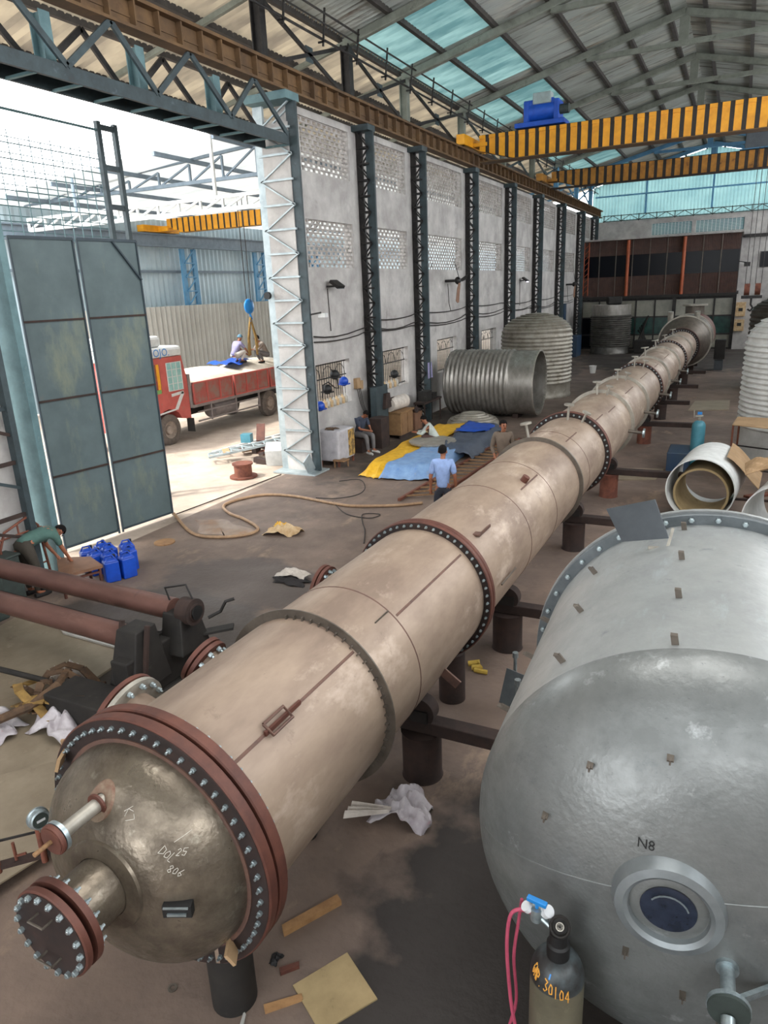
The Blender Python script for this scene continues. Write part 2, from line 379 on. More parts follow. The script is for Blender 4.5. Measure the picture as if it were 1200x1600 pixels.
# ================================================================ SETTING
def struct(o): return tag(o, kind='structure')
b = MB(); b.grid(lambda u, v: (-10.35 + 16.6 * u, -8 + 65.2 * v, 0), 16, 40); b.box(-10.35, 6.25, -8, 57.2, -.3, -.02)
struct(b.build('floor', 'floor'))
b = MB(); b.grid(lambda u, v: (-60 + 49.65 * u, -20 + 110 * v, -.03 - .05 * math.sin(u * 9) * math.sin(v * 13)), 30, 50)
struct(b.build('floor_yard', 'yard'))
CY = [15.58, 19.6, 23.4, 28.7, 34.1, 39.2, 44.6, 50.4, 55.3]
def wall_holes(y0, y1, z0, z1, x0, x1, holes, name, m):
    ys = sorted({y0, y1} | {h[0] for h in holes} | {h[1] for h in holes}); zs = sorted({z0, z1} | {h[2] for h in holes} | {h[3] for h in holes})
    b = MB()
    for j in range(len(ys) - 1):
        for k in range(len(zs) - 1):
            cy = (ys[j] + ys[j + 1]) / 2; cz = (zs[k] + zs[k + 1]) / 2
            if not any(h[0] < cy < h[1] and h[2] < cz < h[3] for h in holes): b.box(x0, x1, ys[j], ys[j + 1], zs[k], zs[k + 1])
    return struct(b.build(name, m))
vents = []; lows = []
for i in range(8):
    a, c = CY[i] + .85, CY[i + 1] - .6
    vents += [(a, c, 7.45, 8.68), (a, c, 5.15, 6.33)]
for a, c in ((16.3, 18.4), (20.5, 22.6), (25.3, 27.4), (30.6, 32.7), (36.2, 38.0)): lows.append((a, c, 1.42, 2.66))
wall_holes(15.9, 57.2, 0, 8.85, -10.4, -10.12, vents + lows, 'wall_left', 'whitewall')
wall_holes(-8, 7.3, 0, 7.6, -10.4, -10.12, [], 'wall_left', 'whitewall')
wn = 1
for (a, c, z0, z1) in vents:
    b = MB(); nz_ = 11; ph = (z1 - z0) / nz_
    for k in range(nz_ + 1): b.box(-10.22, -10.17, a, c, z0 + k * ph - .02, z0 + k * ph + .02)
    ny = int((c - a) / .24)
    for k in range(nz_):
        for j in range(ny + 1):
            yc = a + (j + (.5 if k % 2 else 0)) * (c - a) / ny
            if yc - .04 < c: b.box(-10.215, -10.175, max(a, yc - .035), min(c, yc + .035), z0 + k * ph, z0 + (k + 1) * ph)
    struct(b.build('window_%d' % wn, 'wallbare')); wn += 1
for (a, c, z0, z1) in lows:
    b = MB()
    for j in range(int((c - a) / .13)): b.cyl((-10.27, a + .06 + j * .13, z0), (-10.27, a + .06 + j * .13, z1), .009, n=6)
    for z in (z0 + .05, z0 + .8, z1 - .05): b.bar((-10.27, a, z), (-10.27, c, z), .02, .03)
    for k in range(3):
        for s in (-1, 1):
            cy = a + (k + .5) * (c - a) / 3
            b.tube([(-10.27, cy + s * .28 * math.cos(t), z0 + .82 + .3 * math.sin(t)) for t in [i * PI / 16 for i in range(9)]], .01, 5)
    fr = struct(b.build('window_%d' % wn, 'blackmetal')); wn += 1
# far wall of plaster, ribbed gable sheets above it
def wall_holes_x(x0, x1, z0, z1, y0, y1, holes, name, m):
    xs = sorted({x0, x1} | {h[0] for h in holes} | {h[1] for h in holes}); zs = sorted({z0, z1} | {h[2] for h in holes} | {h[3] for h in holes})
    b = MB()
    for j in range(len(xs) - 1):
        for k in range(len(zs) - 1):
            cx = (xs[j] + xs[j + 1]) / 2; cz = (zs[k] + zs[k + 1]) / 2
            if not any(h[0] < cx < h[1] and h[2] < cz < h[3] for h in holes): b.box(xs[j], xs[j + 1], y0, y1, zs[k], zs[k + 1])
    return struct(b.build(name, m))
ew = [(-6.2, -3.55, 7.5, 8.27), (-3.3, -.27, 7.5, 8.27)]
wall_holes_x(-10.4, 6.25, 0, 8.6, 57, 57.25, ew, 'wall_far', 'whitewall')
for (a, c, z0, z1) in ew:
    b = MB()
    for j in range(13): b.bar((a + (c - a) * j / 12, 57.1, z0), (a + (c - a) * j / 12, 57.1, z1), .04, .04)
    for j in range(9): b.bar((a, 57.08, z0 + (z1 - z0) * j / 8), (c, 57.08, z0 + (z1 - z0) * j / 8), .03, .025)
    struct(b.build('window_%d' % wn, 'white')); wn += 1
    b = MB(); b.box(a, c, 57.15, 57.17, z0, z1); struct(b.build('window_%d' % wn, 'pane')); wn += 1
def roofz(x): return 12.9 - .242 * abs(x + 2.5)
b = MB(); n = 150; xs = [-10.4 + 16.65 * i / n for i in range(n + 1)]
vs = []; 
for i, x in enumerate(xs): yy = 57.1 + (.06 if i % 2 else -.06); vs += [(x, yy, 8.6), (x, yy, roofz(x) - .02)]
b.add(vs, [(2 * i, 2 * i + 2, 2 * i + 3, 2 * i + 1) for i in range(n)])
struct(b.build('wall_far_gable', 'gablesheet'))
wall_holes_x(-10.4, 6.25, 0, 9.5, -8.2, -8, [(-7, -2, 0, 5.5), (-1, 5, 6, 8.5)], 'wall_near', 'whitewall')
wall_holes(-8, 57.2, 0, 9.0, 6.0, 6.25, [(y, y + 4.2, 5.4, 8.4) for y in (-7, -1.5, 4, 9, 13.7, 18.3, 23.6, 29, 34.3, 39.6, 45, 50.3)], 'wall_right', 'whitewall')
# corrugated roof
def corr(x0, x1, y0, y1, name, m, dz=0):
    b = MB(); ny = int((y1 - y0) / .1); nx = max(1, int(abs(x1 - x0) / 2.5)); vs = []
    for i in range(ny + 1):
        y = y0 + (y1 - y0) * i / ny; o = .06 * math.cos(i * PI) + dz
        for j in range(nx + 1): x = x0 + (x1 - x0) * j / nx; vs.append((x, y, roofz(x) + o + .12))
    fs = [(i * (nx + 1) + j, i * (nx + 1) + j + 1, (i + 1) * (nx + 1) + j + 1, (i + 1) * (nx + 1) + j) for i in range(ny) for j in range(nx)]
    b.add(vs, fs); return struct(b.build(name, m))
sky = [(19.9, 23.1), (24.2, 27.9), (29.3, 33.2), (34.9, 38.5), (40.3, 43.8), (45.9, 49.2), (51.5, 55)]
corr(-2.5, -7.3, -8, 57.4, 'ceiling', 'roofsheet')
corr(-10.3, -15.3, -8, 57.4, 'ceiling_lower', 'oldsheet', -.02)
corr(-2.5, 6.3, -8, 57.4, 'ceiling_right', 'roofsheet', .004)
cur = -8
for k, (a, c) in enumerate(sky):
    corr(-7.2, -10.4, cur, a, 'ceiling_band', 'roofsheet', -.01)
    corr(-7.2, -10.4, a, c, 'window_%d' % wn, 'skylight', -.01); wn += 1; cur = c
corr(-7.2, -10.4, cur, 57.4, 'ceiling_band', 'roofsheet', -.01)
# ---------------------------------------------------------------- roof steel
pg = 'roof purlins under the corrugated sheets'
for x in (-15.0, -13.4, -11.9, -10.4, -8.9, -7.25, -5.7, -4.3, -3.0, -1.9, -.5, 1.0, 2.6, 4.2, 5.8):
    b = MB(); b.bar((x, -8, roofz(x) + .02), (x, 57.2, roofz(x) + .02), .12, .14)
    nm = 'dark steel roof purlin of the %s roof slope, running the length of the hall' % ('left' if x < -2.5 else 'right')
    tag(b.build('roof_purlin', 'purlin'), nm, 'purlin', pg + (' left' if x < -2.5 else ' right'))
TY = [10.3, 15.2, 19.3, 23.1, 28.4, 33.8, 38.9, 44.3, 50.1, 55.0]
ordn = ['nearest, above the open gate', 'second from the camera, above the tall gate column', 'third from the camera', 'fourth from the camera', 'fifth, just beyond the near crane bridge', 'sixth from the camera', 'seventh, near the far crane bridge', 'eighth, beyond the far crane bridge', 'ninth, pale blue', 'tenth, pale blue against the far gable']
for y, od in zip(TY, ordn):
    blue = y > 50
    t = thing('roof_truss', (-2.5, y, 10.9), '%s steel roof truss with collar tie, %s' % ('blue' if blue else 'grey-green', od), 'roof truss', 'roof trusses across the hall')
    m = 'rafterblue' if blue else 'rafter'
    for x1 in (-10.25, 6.0):
        b = MB(); b.bar((-2.5, y, roofz(-2.5) - .16), (x1, y, roofz(x1) - .16), .17, .22); b.build('rafter', m, t, bevel=.03)
    b = MB(); b.bar((-10.2, y, roofz(-10.2) - .16), (-15.2, y, roofz(-15.2) - .1), .1, .12); b.build('outrigger', m, t)
    b = MB(); b.bar((-5.6, y, roofz(-5.6) - .3), (.6, y, roofz(.6) - .3), .13, .15); b.build('collar_tie', m, t)
    b = MB(); b.bar((-2.5, y, roofz(-5.6) - .28), (-2.5, y, 12.75), .08, .3); b.build('king_post', m, t)
# posts over the crane beam, X braces
for i, y in enumerate(TY[1:]):
    od = ordn[i + 1].split(',')[0]
    b = MB(); b.ibeam((-10.2, y, 9.42), (-10.2, y, roofz(-10.2) - .2), .22, .26, .03)
    m = 'bluecolumn' if y > 44 else ('blackmetal' if i < 2 else 'rafter')
    tag(b.build('roof_post', m), 'short steel post on the crane beam, under the %s roof truss' % ordn[i + 1].split(',')[0].split(' from')[0], 'post', 'posts above the crane beam')
YY = TY[1:]
for i in range(len(YY) - 1):
    a, c = YY[i], YY[i + 1]; zt = 10.75; zb = 9.5; mid = ((-10.15), (a + c) / 2, (zt + zb) / 2)
    t = thing('cross_brace', (-10.15, (a + c) / 2, 9.5), 'X-shaped steel brace between the roof posts, %s' % ('just past the gate column', 'second bay from the gate', 'third bay from the gate', 'fourth bay from the gate', 'behind the near crane bridge', 'between the two crane bridges', 'beyond the far crane bridge', 'at the far end')[i], 'brace', 'X braces above the crane beam')
    for za, zc in ((zt, zb), (zb, zt)):
        b = MB(); b.bar((-10.15, a + .1, za), (-10.15, c - .1, zc), .06, .09); b.build('brace_bar', 'blackmetal' if i < 3 else ('steelteal' if i < 6 else 'rafterblue'), t)
    b = MB(); b.obox(mid, .03, .32, .34); b.build('gusset_plate', 'steelteal', t)
t = thing('walkway_railing', (-9.75, 12, 10.2), 'thin black rails and brackets running above the brown crane beam', 'railing')
for z, x, r in ((10.98, -9.75, .025), (10.75, -9.75, .02), (10.45, -9.85, .03)):
    b = MB(); b.cyl((x, 8, z), (x, 56, z), r, n=6); b.build('rail', 'blackmetal', t)
for k in range(24):
    b = MB(); b.bar((-9.85, 13.9 + k * 1.77, 10.3), (-9.75, 13.9 + k * 1.77, 11.1), .04, .04); b.bar((-9.98, 13.9 + k * 1.77, 10.4), (-9.75, 13.9 + k * 1.77, 10.4), .04, .04)
    b.build('bracket', 'blackmetal', t)
# crane runway beam
t = thing('crane_beam', (-9.75, 30, 8.87), 'long rusty brown crane runway beam with web stiffeners along the left wall', 'beam')
b = MB(); b.bar((-9.75, 4, 9.34), (-9.75, 56.8, 9.34), .34, .06); b.build('top_flange', 'rustbeam', t)
b = MB(); b.bar((-9.75, 4, 8.9), (-9.75, 56.8, 8.9), .3, .05); b.build('bottom_flange', 'rustbeam', t)
b = MB(); b.bar((-9.75, 4, 9.12), (-9.75, 56.8, 9.12), .03, .4); b.bar((-9.73, 4, 9.08), (-9.73, 56.8, 9.08), .03, .03); b.build('web', 'rustbeam', t)
b = MB()
for k in range(90): b.bar((-9.7, 4.3 + k * .58, 8.92), (-9.62, 4.3 + k * .58, 9.3), .03, .02); b.obox((-9.67, 4.3 + k * .58, 9.12), .12, .035, .4)
tag(b.build('stiffener', 'rustbeam', t), kind='stuff')
b = MB(); b.bar((-9.75, 4, 9.4), (-9.75, 56.8, 9.4), .07, .08); b.build('rail', 'blackmetal', t)
# lattice columns
def lattice(t, x0, x1, yf, z1, dy, m1, m2, pitch=.62):
    b = MB(); b.bar((x1 - .04, yf - dy / 2, 0), (x1 - .04, yf - dy / 2, z1), .08, dy); b.build('chord', m1, t)
    b = MB(); b.bar((x0 + .04, yf - dy / 2, 0), (x0 + .04, yf - dy / 2, z1), .08, dy); b.build('chord', m2, t)
    n = max(2, round(z1 / pitch)); p = z1 / n
    for yy in (yf - dy + .02, yf - .02):
        b = MB()
        for k in range(n):
            a, c = (x0 + .05, x1 - .05) if k % 2 else (x1 - .05, x0 + .05)
            b.bar((a, yy, k * p), (c, yy, (k + 1) * p), .05, .03); b.bar((x0 + .05, yy, k * p + .02), (x1 - .05, yy, k * p + .02), .05, .045)
        b.build('lacing', m2, t)
names = ['tall at the right side of the open gate, with silver lattice', 'between the first two low windows', 'beside the boxes and sitting man in white', 'above the open end of nowhere']
cl = ['tall steel lattice column at the right edge of the gate opening, silver-painted on its outer side',
      'dark steel lattice wall column behind the man on a stool, second from the gate',
      'dark steel lattice wall column left of the ribbed tank lying down, third from the gate',
      'dark steel lattice wall column rising behind the lying ribbed tank, fourth from the gate',
      'dark steel lattice wall column left of the standing ribbed tank, fifth from the gate',
      'dark steel lattice wall column behind the left of the standing ribbed tank, sixth from the gate',
      'dark steel lattice wall column behind the right of the standing ribbed tank, seventh from the gate',
      'steel lattice wall column beside the brown office, eighth from the gate', 'steel lattice wall column last before the far wall']
for i, y in enumerate(CY):
    t = thing('lattice_column', (-9.95, y - .2, 0), cl[i], 'column', 'lattice columns along the left wall')
    if i == 0:
        lattice(t, -10.62, -9.62, y, 8.7, .26, 'steelteal', 'silverpaint', .55)
        b = MB(); b.box(-10.5, -9.75, y - .2, y + .3, 0, 8.3); b.build('masonry_core', 'whitewall', t)
        b = MB(); b.obox((-10.1, y - .2, .02), 1.3, .75, .04); b.obox((-9.68, y - .45, .25), .03, .35, .5, rx=.5); b.build('base_plate', 'silverpaint', t)
        b = MB(); b.box(-10.7, -9.55, y - .5, y + .05, 8.7, 8.87); b.build('cap', 'steelteal_light', t)
    else:
        lattice(t, -10.1, -9.66, y, 8.72, .24, 'steelteal', 'blackmetal', .42)
        b = MB(); b.box(-10.12, -9.6, y - .4, y + .04, 8.72, 8.87); b.build('cap', 'steelteal', t)
t = thing('gate_jamb_column', (-10.1, 7.5, 0), 'teal steel column with loose bracing bars at the left side of the gate', 'column')
b = MB(); b.bar((-10.3, 7.62, 0), (-10.3, 7.62, 7.7), .12, .62); b.build('chord', 'steelteal_light', t)
b = MB(); b.bar((-9.95, 7.14, 0), (-9.95, 7.14, 7.7), .1, .14); b.build('chord', 'steelteal', t)
for k in range(16):
    b = MB(); z = .5 + k * .42
    if k % 2: b.bar((-9.95, 7.12, z), (-9.95, 6.6, z + .22), .05, .05)
    else: b.bar((-9.95, 7.12, z), (-9.95, 6.55, z + .0), .05, .06)
    b.build('stub_bracket', 'darkrust' if k % 3 else 'steelteal', t)
# lattice girder over the gate
t = thing('gate_girder', (-10, 10, 7.75), 'dark teal lattice girder with diagonal struts spanning above the open gate', 'girder')
for x in (-9.7, -10.35):
    b = MB(); b.bar((x, 3, 7.9), (x, 15.28, 7.9), .06, .22); b.build('bottom_chord', 'steelteal', t)
b = MB(); b.bar((-10.02, 3, 8.0), (-10.02, 15.3, 8.0), .6, .02); b.build('cover_plate', 'blackmetal', t)
for k in range(15):
    b = MB(); b.bar((-9.7, 3.4 + k * .85, 7.8), (-10.35, 3.4 + k * .85, 7.8), .06, .04); b.build('batten', 'steelteal_light', t)
nodesb = [5.1, 7.1, 9.1, 11.07, 13.18, 15.25]; nodest = [6.1, 8.1, 10.14, 12.07, 14.08]
for x in (-9.68, -10.35):
    for i, nt_ in enumerate(nodest):
        for nb in (nodesb[i], nodesb[i + 1]):
            b = MB(); b.bar((x, nt_, 8.88), (x, nb, 8.0), .05, .1); b.build('diagonal', 'steelteal' if x > -10 else 'blackmetal', t)
for nb in nodesb[1:5]:
    b = MB(); b.ibeam((-10.0, nb - .1, 8.0), (-10.0, nb - .1, 8.75), .2, .24, .02); b.build('stub_post', 'steelteal_light', t)
# low lattice at the foot of the far gable
t = thing('wind_girder', (-2, 56.7, 8.6), 'black lattice girder across the far wall below the pale ribbed gable', 'girder')
for z in (8.62, 8.98):
    b = MB(); b.bar((-9.6, 56.8, z), (6, 56.8, z), .05, .05); b.build('chord', 'blackmetal', t)
for k in range(13):
    b = MB(); x = -9.5 + k * 1.2; b.bar((x, 56.8, 8.62), (x + .6, 56.8, 8.98), .04, .04); b.bar((x + .6, 56.8, 8.98), (x + 1.2, 56.8, 8.62), .04, .04); b.bar((x, 56.8, 8.55), (x, 56.8, 9.03), .07, .05); b.build('web_bar', 'blackmetal', t)
for x, l in ((-6.7, 'left'), (-2.4, 'right')):
    b = MB(); b.bar((x, 56.95, 8.99), (x, 56.95, roofz(x) - .1), .16, .12)
    tag(b.build('gable_post', 'bluecolumn'), 'blue steel post on the far gable, the %s of the two' % l, 'post', 'gable posts')
b = MB(); b.bar((-10.2, 56.88, 10.3), (6, 56.88, 10.3), .08, .1); tag(b.build('gable_rail', 'bluecolumn'), 'blue horizontal rail across the ribbed far gable', 'rail')
# ---------------------------------------------------------------- office at the far end
YO = 51.8
t = thing('office_cabin', (-5.1, YO, 3.4), 'brown ribbed two-band office cabin on the upper level at the far end', 'office')
b = MB(); b.box(-9.9, -.31, YO + .12, 57, 3.5, 7.0); b.build('body', 'dark', t)
for z0, z1 in ((3.5, 4.75), (6.1, 7.05)):
    b = MB(); nn = 240
    vs = []
    for i in range(nn + 1): x = -9.9 + 9.59 * i / nn; vs += [(x, YO + (.05 if i % 2 else .02), z0), (x, YO + (.05 if i % 2 else .02), z1)]
    b.add(vs, [(2 * i, 2 * i + 2, 2 * i + 3, 2 * i + 1) for i in range(nn)]); b.build('ribbed_panel', 'officebrown', t)
for k in range(9):
    x0 = -9.9 + k * 9.59 / 9
    b = MB(); b.box(x0 + .04, x0 + 9.59 / 9 - .04, YO + .06, YO + .09, 4.75, 6.1); f = b.build('window', 'glassdark', t)
    if k: 
        b = MB(); b.bar((x0, YO, 3.5), (x0, YO, 7.05), .04, .05); b.build('mullion', 'officeorange' if 0 else 'ringsteel', t)
for x in (-6.98, -3.55):
    b = MB(); b.cyl((x, YO - .16, 3.5), (x, YO - .16, 7.02), .11, n=12); b.build('post', 'officeorange', t, smooth=True)
b = MB()
for s in (0, .3): b.bar((-9.8 + s, YO - .2, 3.6), (-9.8 + s, YO - .2, 7.0), .06, .06)
for k in range(9): b.bar((-9.8, YO - .2, 3.7 + k * .36), (-9.5, YO - .2, 4.0 + k * .36), .04, .03)
b.build('lattice_post', 'officeorange', t)
b = MB(); b.box(-10.0, -.2, YO - .35, 57, 7.06, 7.16); b.build('roof_slab', 'wallbare', t)
b = MB(); b.box(-10.0, -.2, YO - .25, 57, 3.3, 3.5); b.build('floor_slab', 'machinedark', t)
t = thing('glazed_partition', (-5.1, YO, 0), 'dark framed glazed partition on the ground floor below the brown office', 'partition')
b = MB()
xs_ = [-9.9 + i * 9.6 / 8 for i in range(9)]
for x in xs_: b.bar((x, YO, 0), (x, YO, 3.3), .1, .08)
for z in (.05, .95, 2.1, 3.22): b.bar((-9.9, YO, z), (-.3, YO, z), .07, .09)
for x in (-3.9, -.35, -9.9): b.bar((x, YO - .1, 0), (x, YO - .1, 3.3), .26, .2)
b.build('frame', 'blackmetal', t)
for i in range(8):
    for z0, z1, m in ((.95, 2.1, 'glassgreen'), (2.1, 3.2, 'glasscream'), (.05, .95, 'glasscream')):
        if i == 0 and z0 < 1: m = 'glassdark'
        b = MB(); b.box(xs_[i] + .05, xs_[i + 1] - .05, YO + .02, YO + .04, z0, z1); b.build('pane', m, t)
b = MB(); b.box(-9.9, -.3, 56.2, 56.3, 0, 3.3); struct(b.build('wall_office_back', 'dark'))
# ================================================================ YARD BEHIND THE GATE
b = MB(); nn = 700
vs = []
for i in range(nn + 1): y = -10 + 125 * i / nn; x = -27 + (.05 if i % 2 else 0); vs += [(x, y, 0), (x, y, 8.4)]
b.add(vs, [(2 * i, 2 * i + 2, 2 * i + 3, 2 * i + 1) for i in range(nn)])
struct(b.build('wall_shed_back', 'shedsheetblue'))
b = MB(); nn = 260; vs = []
for i in range(nn + 1): y = 20 + 45 * i / nn; x = -25.6 + (.09 if i % 2 else 0); vs += [(x, y, -.1), (x, y, 4.2)]
b.add(vs, [(2 * i, 2 * i + 2, 2 * i + 3, 2 * i + 1) for i in range(nn)])
tag(b.build('sheet_fence', 'shedsheet', solid=.02), 'pale grey corrugated sheet fence behind the red truck', 'fence')
for y, l in ((31, 'left one above the truck cab'), (37.4, 'right one behind the crane hook'), (43.8, 'far right one partly hidden by the gate column')):
    t = thing('shed_column', (-26.5, y, 0), 'sky-blue lattice column of the shed across the yard, %s' % l, 'column', 'blue shed columns')
    for s in (-.45, .45):
        b = MB(); b.bar((-26.4, y + s, 0), (-26.4, y + s, 7.0), .3, .12); b.build('chord', 'bluecolumn', t)
    b = MB()
    for k in range(10): b.bar((-26.3, y - .42, .7 * k), (-26.3, y + .42, .7 * k + (.7)), .07, .05); b.bar((-26.3, y - .42, .7 * k), (-26.3, y + .42, .7 * k), .06, .06)
    b.build('lacing', 'bluecolumn', t)
b = MB(); b.ibeam((-26.3, 12, 7.35), (-26.3, 64, 7.35), .3, .62, .06); tag(b.build('shed_runway_beam', 'shedsteel'), 'grey crane runway beam along the back wall of the yard shed', 'beam')
b = MB(); b.bar((-26.8, 12, 5.9), (-26.8, 64, 5.9), .08, .12); tag(b.build('shed_wall_rail', 'shedsteel'), 'thin horizontal rail on the blue-grey shed wall', 'rail')
def shz(x): return 8.3 + (x + 27.5) * .09
b = MB(); nn = 440; vs = []
for i in range(nn + 1): y = 20 + 90 * i / nn; o = .03 * (i % 2); vs += [(-27.6, y, shz(-27.6) + o + .1), (-13.6, y, shz(-13.6) + o + .1)]
b.add(vs, [(2 * i, 2 * i + 2, 2 * i + 3, 2 * i + 1) for i in range(nn)]); struct(b.build('ceiling_shed', 'shedroof'))
for x in (-15.5, -18, -20.5, -23, -25.5):
    b = MB(); b.bar((x, 20, shz(x) + .0), (x, 64, shz(x) + .0), .1, .14)
    tag(b.build('shed_purlin', 'shedsteel'), 'grey purlin under the roof of the yard shed', 'purlin', 'yard shed purlins')
def girder_x(name, y, x0, x1, zb, ztf, m, lab, cat, npan, grp=None):
    t = thing(name, ((x0 + x1) / 2, y, zb), lab, cat, grp)
    b = MB(); b.bar((x0, y, zb), (x1, y, zb), .1, .12); b.build('bottom_chord', m, t)
    b = MB(); b.bar((x0, y, ztf(x0)), (x1, y, ztf(x1)), .1, .1); b.build('top_chord', m, t)
    b = MB()
    for k in range(npan):
        xa = x0 + (x1 - x0) * k / npan; xb = x0 + (x1 - x0) * (k + 1) / npan
        b.bar((xa, y, zb), (xa, y, ztf(xa)), .07, .07); b.bar((xa, y, zb) if k % 1 == 0 else (xa, y, ztf(xa)), (xb, y, ztf(xb)), .06, .06)
    b.build('web_bar', m, t); return t
girder_x('shed_truss', 22, -27, -13.8, 8.48, lambda x: shz(x) - .05 if x > -22 else 8.6 + (x + 27) * .04 + .1, 'shedsteel', 'grey roof truss of the yard shed seen through the gate', 'roof truss', 9)
girder_x('yard_girder', 20, -24.5, -13.5, 7.22, lambda x: 7.6, 'white', 'white lattice girder crossing the yard in front of the shed roof', 'girder', 12)
b = MB(); b.cyl((-15.6, 20, 7.66), (-15.6, 20, 9.45), .06, n=8); tag(b.build('girder_post', 'white'), 'thin white post between the white yard girder and the shed roof', 'post')
b = MB(); b.cyl((-21.9, 20, 7.66), (-21.9, 20, 8.8), .06, n=8); tag(b.build('girder_post', 'shedsteel'), 'thin grey post on the white yard girder, nearer the gate leaf', 'post')
# ================================================================ LONG BOLTED COLUMN LYING ON STANDS
PX, PZ, PR = -2.743, 1.453, .695
t = thing('process_column', (PX, 20, 0), 'very long stained cream steel process column with rust-red bolted flanges, lying across the hall', 'process column')
colm = t
Y = Vector((0, 1, 0))
def ctr(y, x=PX, z=PZ): return Vector((x, y, z))
def hexbolt(c, d, r, h, m, parent, shank=0):
    b = MB(); c = Vector(c); d = Vector(d).normalized()
    b.lathe([(0, 0), (r, 0), (r, h), (r * .8, h * 1.15), (0, h * 1.15)], c, d, 6)
    if shank: b.cyl(c + d * h, c + d * (h + shank), r * .5, n=8)
    return b.build('bolt', m, parent)
def bolts_mb(c, d, rad, n, r, h, both=None, a0=0):
    b = MB(); d, u, v = frame(d); c = Vector(c)
    for i in range(n):
        a = a0 + 2 * PI * i / n; p = c + (u * math.cos(a) + v * math.sin(a)) * rad
        b.lathe([(0, 0), (r, 0), (r, h), (0, h)], p, d, 6)
        b.cyl(p + d * h, p + d * (h + .02), r * .55, n=6)
        if both is not None:
            q = p - d * both; b.lathe([(0, 0), (r, 0), (r, h), (0, h)], q, -d, 6)
    return b
def bolts_parts(parent, c, d, rad, n, r, h, a0=0, shank=.02):
    d, u, v = frame(d); c = Vector(c); first = None
    for i in range(n):
        a = a0 + 2 * PI * i / n; p = c + (u * math.cos(a) + v * math.sin(a)) * rad
        if first is None:
            first = hexbolt(p, d, r, h, 'zinc', parent, shank); p0 = p
        else:
            o = first.copy(); COL.objects.link(o); o.location = first.location + (p - p0)
# shell courses
segs = [(2.5, 4.08), (4.1, 6.27), (6.4, 10.8), (10.85, 13.0), (13.13, 16.15), (16.2, 21.7), (21.83, 25.5), (25.5, 29.95), (30.05, 36.1)]
for a, c in segs:
    b = MB(); n = 64; k = max(2, int((c - a) / .7)); b.lathe([(PR, (c - a) * i / k) for i in range(k + 1)], ctr(a), Y, n)
    b.build('shell_course', 'pipe', t, smooth=True)
def flange_pair(y, rf, n, g=.02, th=.075, inner='redoxide', front='flangeface'):
    for s in (0, 1):
        b = MB(); y0 = y + s * (th + g)
        b.lathe([(PR - .02, 0), (rf - .008, 0), (rf, .008), (rf, th - .008), (rf - .008, th), (PR - .02, th)], ctr(y0), Y, 72)
        f = b.build('flange', 'redoxide' , t, smooth=True, ang=30)
        if s == 0:
            b = MB(); b.ring(ctr(y0 - .004), Y, PR - .01, rf - .012, .004, 72); b.build('flange_face', front, f)
            f0 = f
    return f0
f0 = flange_pair(2.38, .83, 56)
bolts_parts(f0, ctr(2.38) , -Y, .77, 56, .016, .02)
b = bolts_mb(ctr(2.55), Y, .77, 56, .017, .022); tag(b.build('rear_nut', 'zinc', f0), kind='stuff')
f1 = flange_pair(6.27, .775, 60, .012, .06)
b = bolts_mb(ctr(6.26), -Y, .738, 56, .015, .015, None); tag(b.build('flange_bolt', 'zinc', f1), kind='stuff')
for y, rf in ((13.0, .79), (21.7, .775), (29.95, .775), (36.1, .85)):
    f = flange_pair(y, rf, 50, .012, .06)
    b = bolts_mb(ctr(y - .005), -Y, .742, 44, .018, .02); tag(b.build('flange_bolt', 'zinc', f), kind='stuff')
for y, ro, m, th in ((4.05, .765, 'ringsteel', .012), (10.8, .755, 'ringsteel', .04), (16.15, .765, 'ringbright', .05), (18.75, .765, 'ringbright', .05), (23.9, .76, 'ringbright', .05), (27.45, .76, 'ringbright', .06), (33.1, .76, 'ringbright', .06)):
    b = MB(); b.ring(ctr(y), Y, PR - .01, ro, th, 64); b.build('stiffening_ring', m, t, smooth=True, ang=30)
# weld clips against the plain ring
b = MB()
for k in range(26):
    a = R(100 - k * 6); b.obox(ctr(4.035) + Vector((math.cos(a), 0, math.sin(a))) * (PR + .004), .012, .025, .05, 0, None, 0, -a + PI / 2)
tag(b.build('weld_clip', 'ringsteel', t), kind='stuff')
def on(y, deg, rr=0):   # deg measured from the top towards the camera's side
    a = R(deg); return Vector((PX + (PR + rr) * math.sin(a), y, PZ + (PR + rr) * math.cos(a)))
def seam_long(y0, y1, deg, wd=.022):
    b = MB(); n = 8
    def fn(u, v): return on(y0 + (y1 - y0) * v, deg + (u - .5) * wd / PR * 57.3, .002 + .003 * math.sin(PI * u))
    b.grid(fn, 4, n); return b.build('weld_seam', 'weld', t, smooth=True)
def seam_ring(y, m='weld'):
    b = MB(); b.lathe([(PR, 0), (PR + .004, .006), (PR + .004, .012), (PR, .018)], ctr(y), Y, 64); return b.build('weld_seam', m, t, smooth=True)
for y0, y1, d in ((2.55, 4.03, 41), (4.72, 6.2, 43), (8.5, 9.3, 37), (11.3, 12.1, 30), (13.2, 14.2, 36), (14.6, 15.4, 40), (17, 18.2, 36), (19.6, 21, 34), (22.4, 23.4, 36), (25, 26.5, 36)): seam_long(y0, y1, d)
for y in (4.68, 8.05, 9.35, 11.6): seam_ring(y)
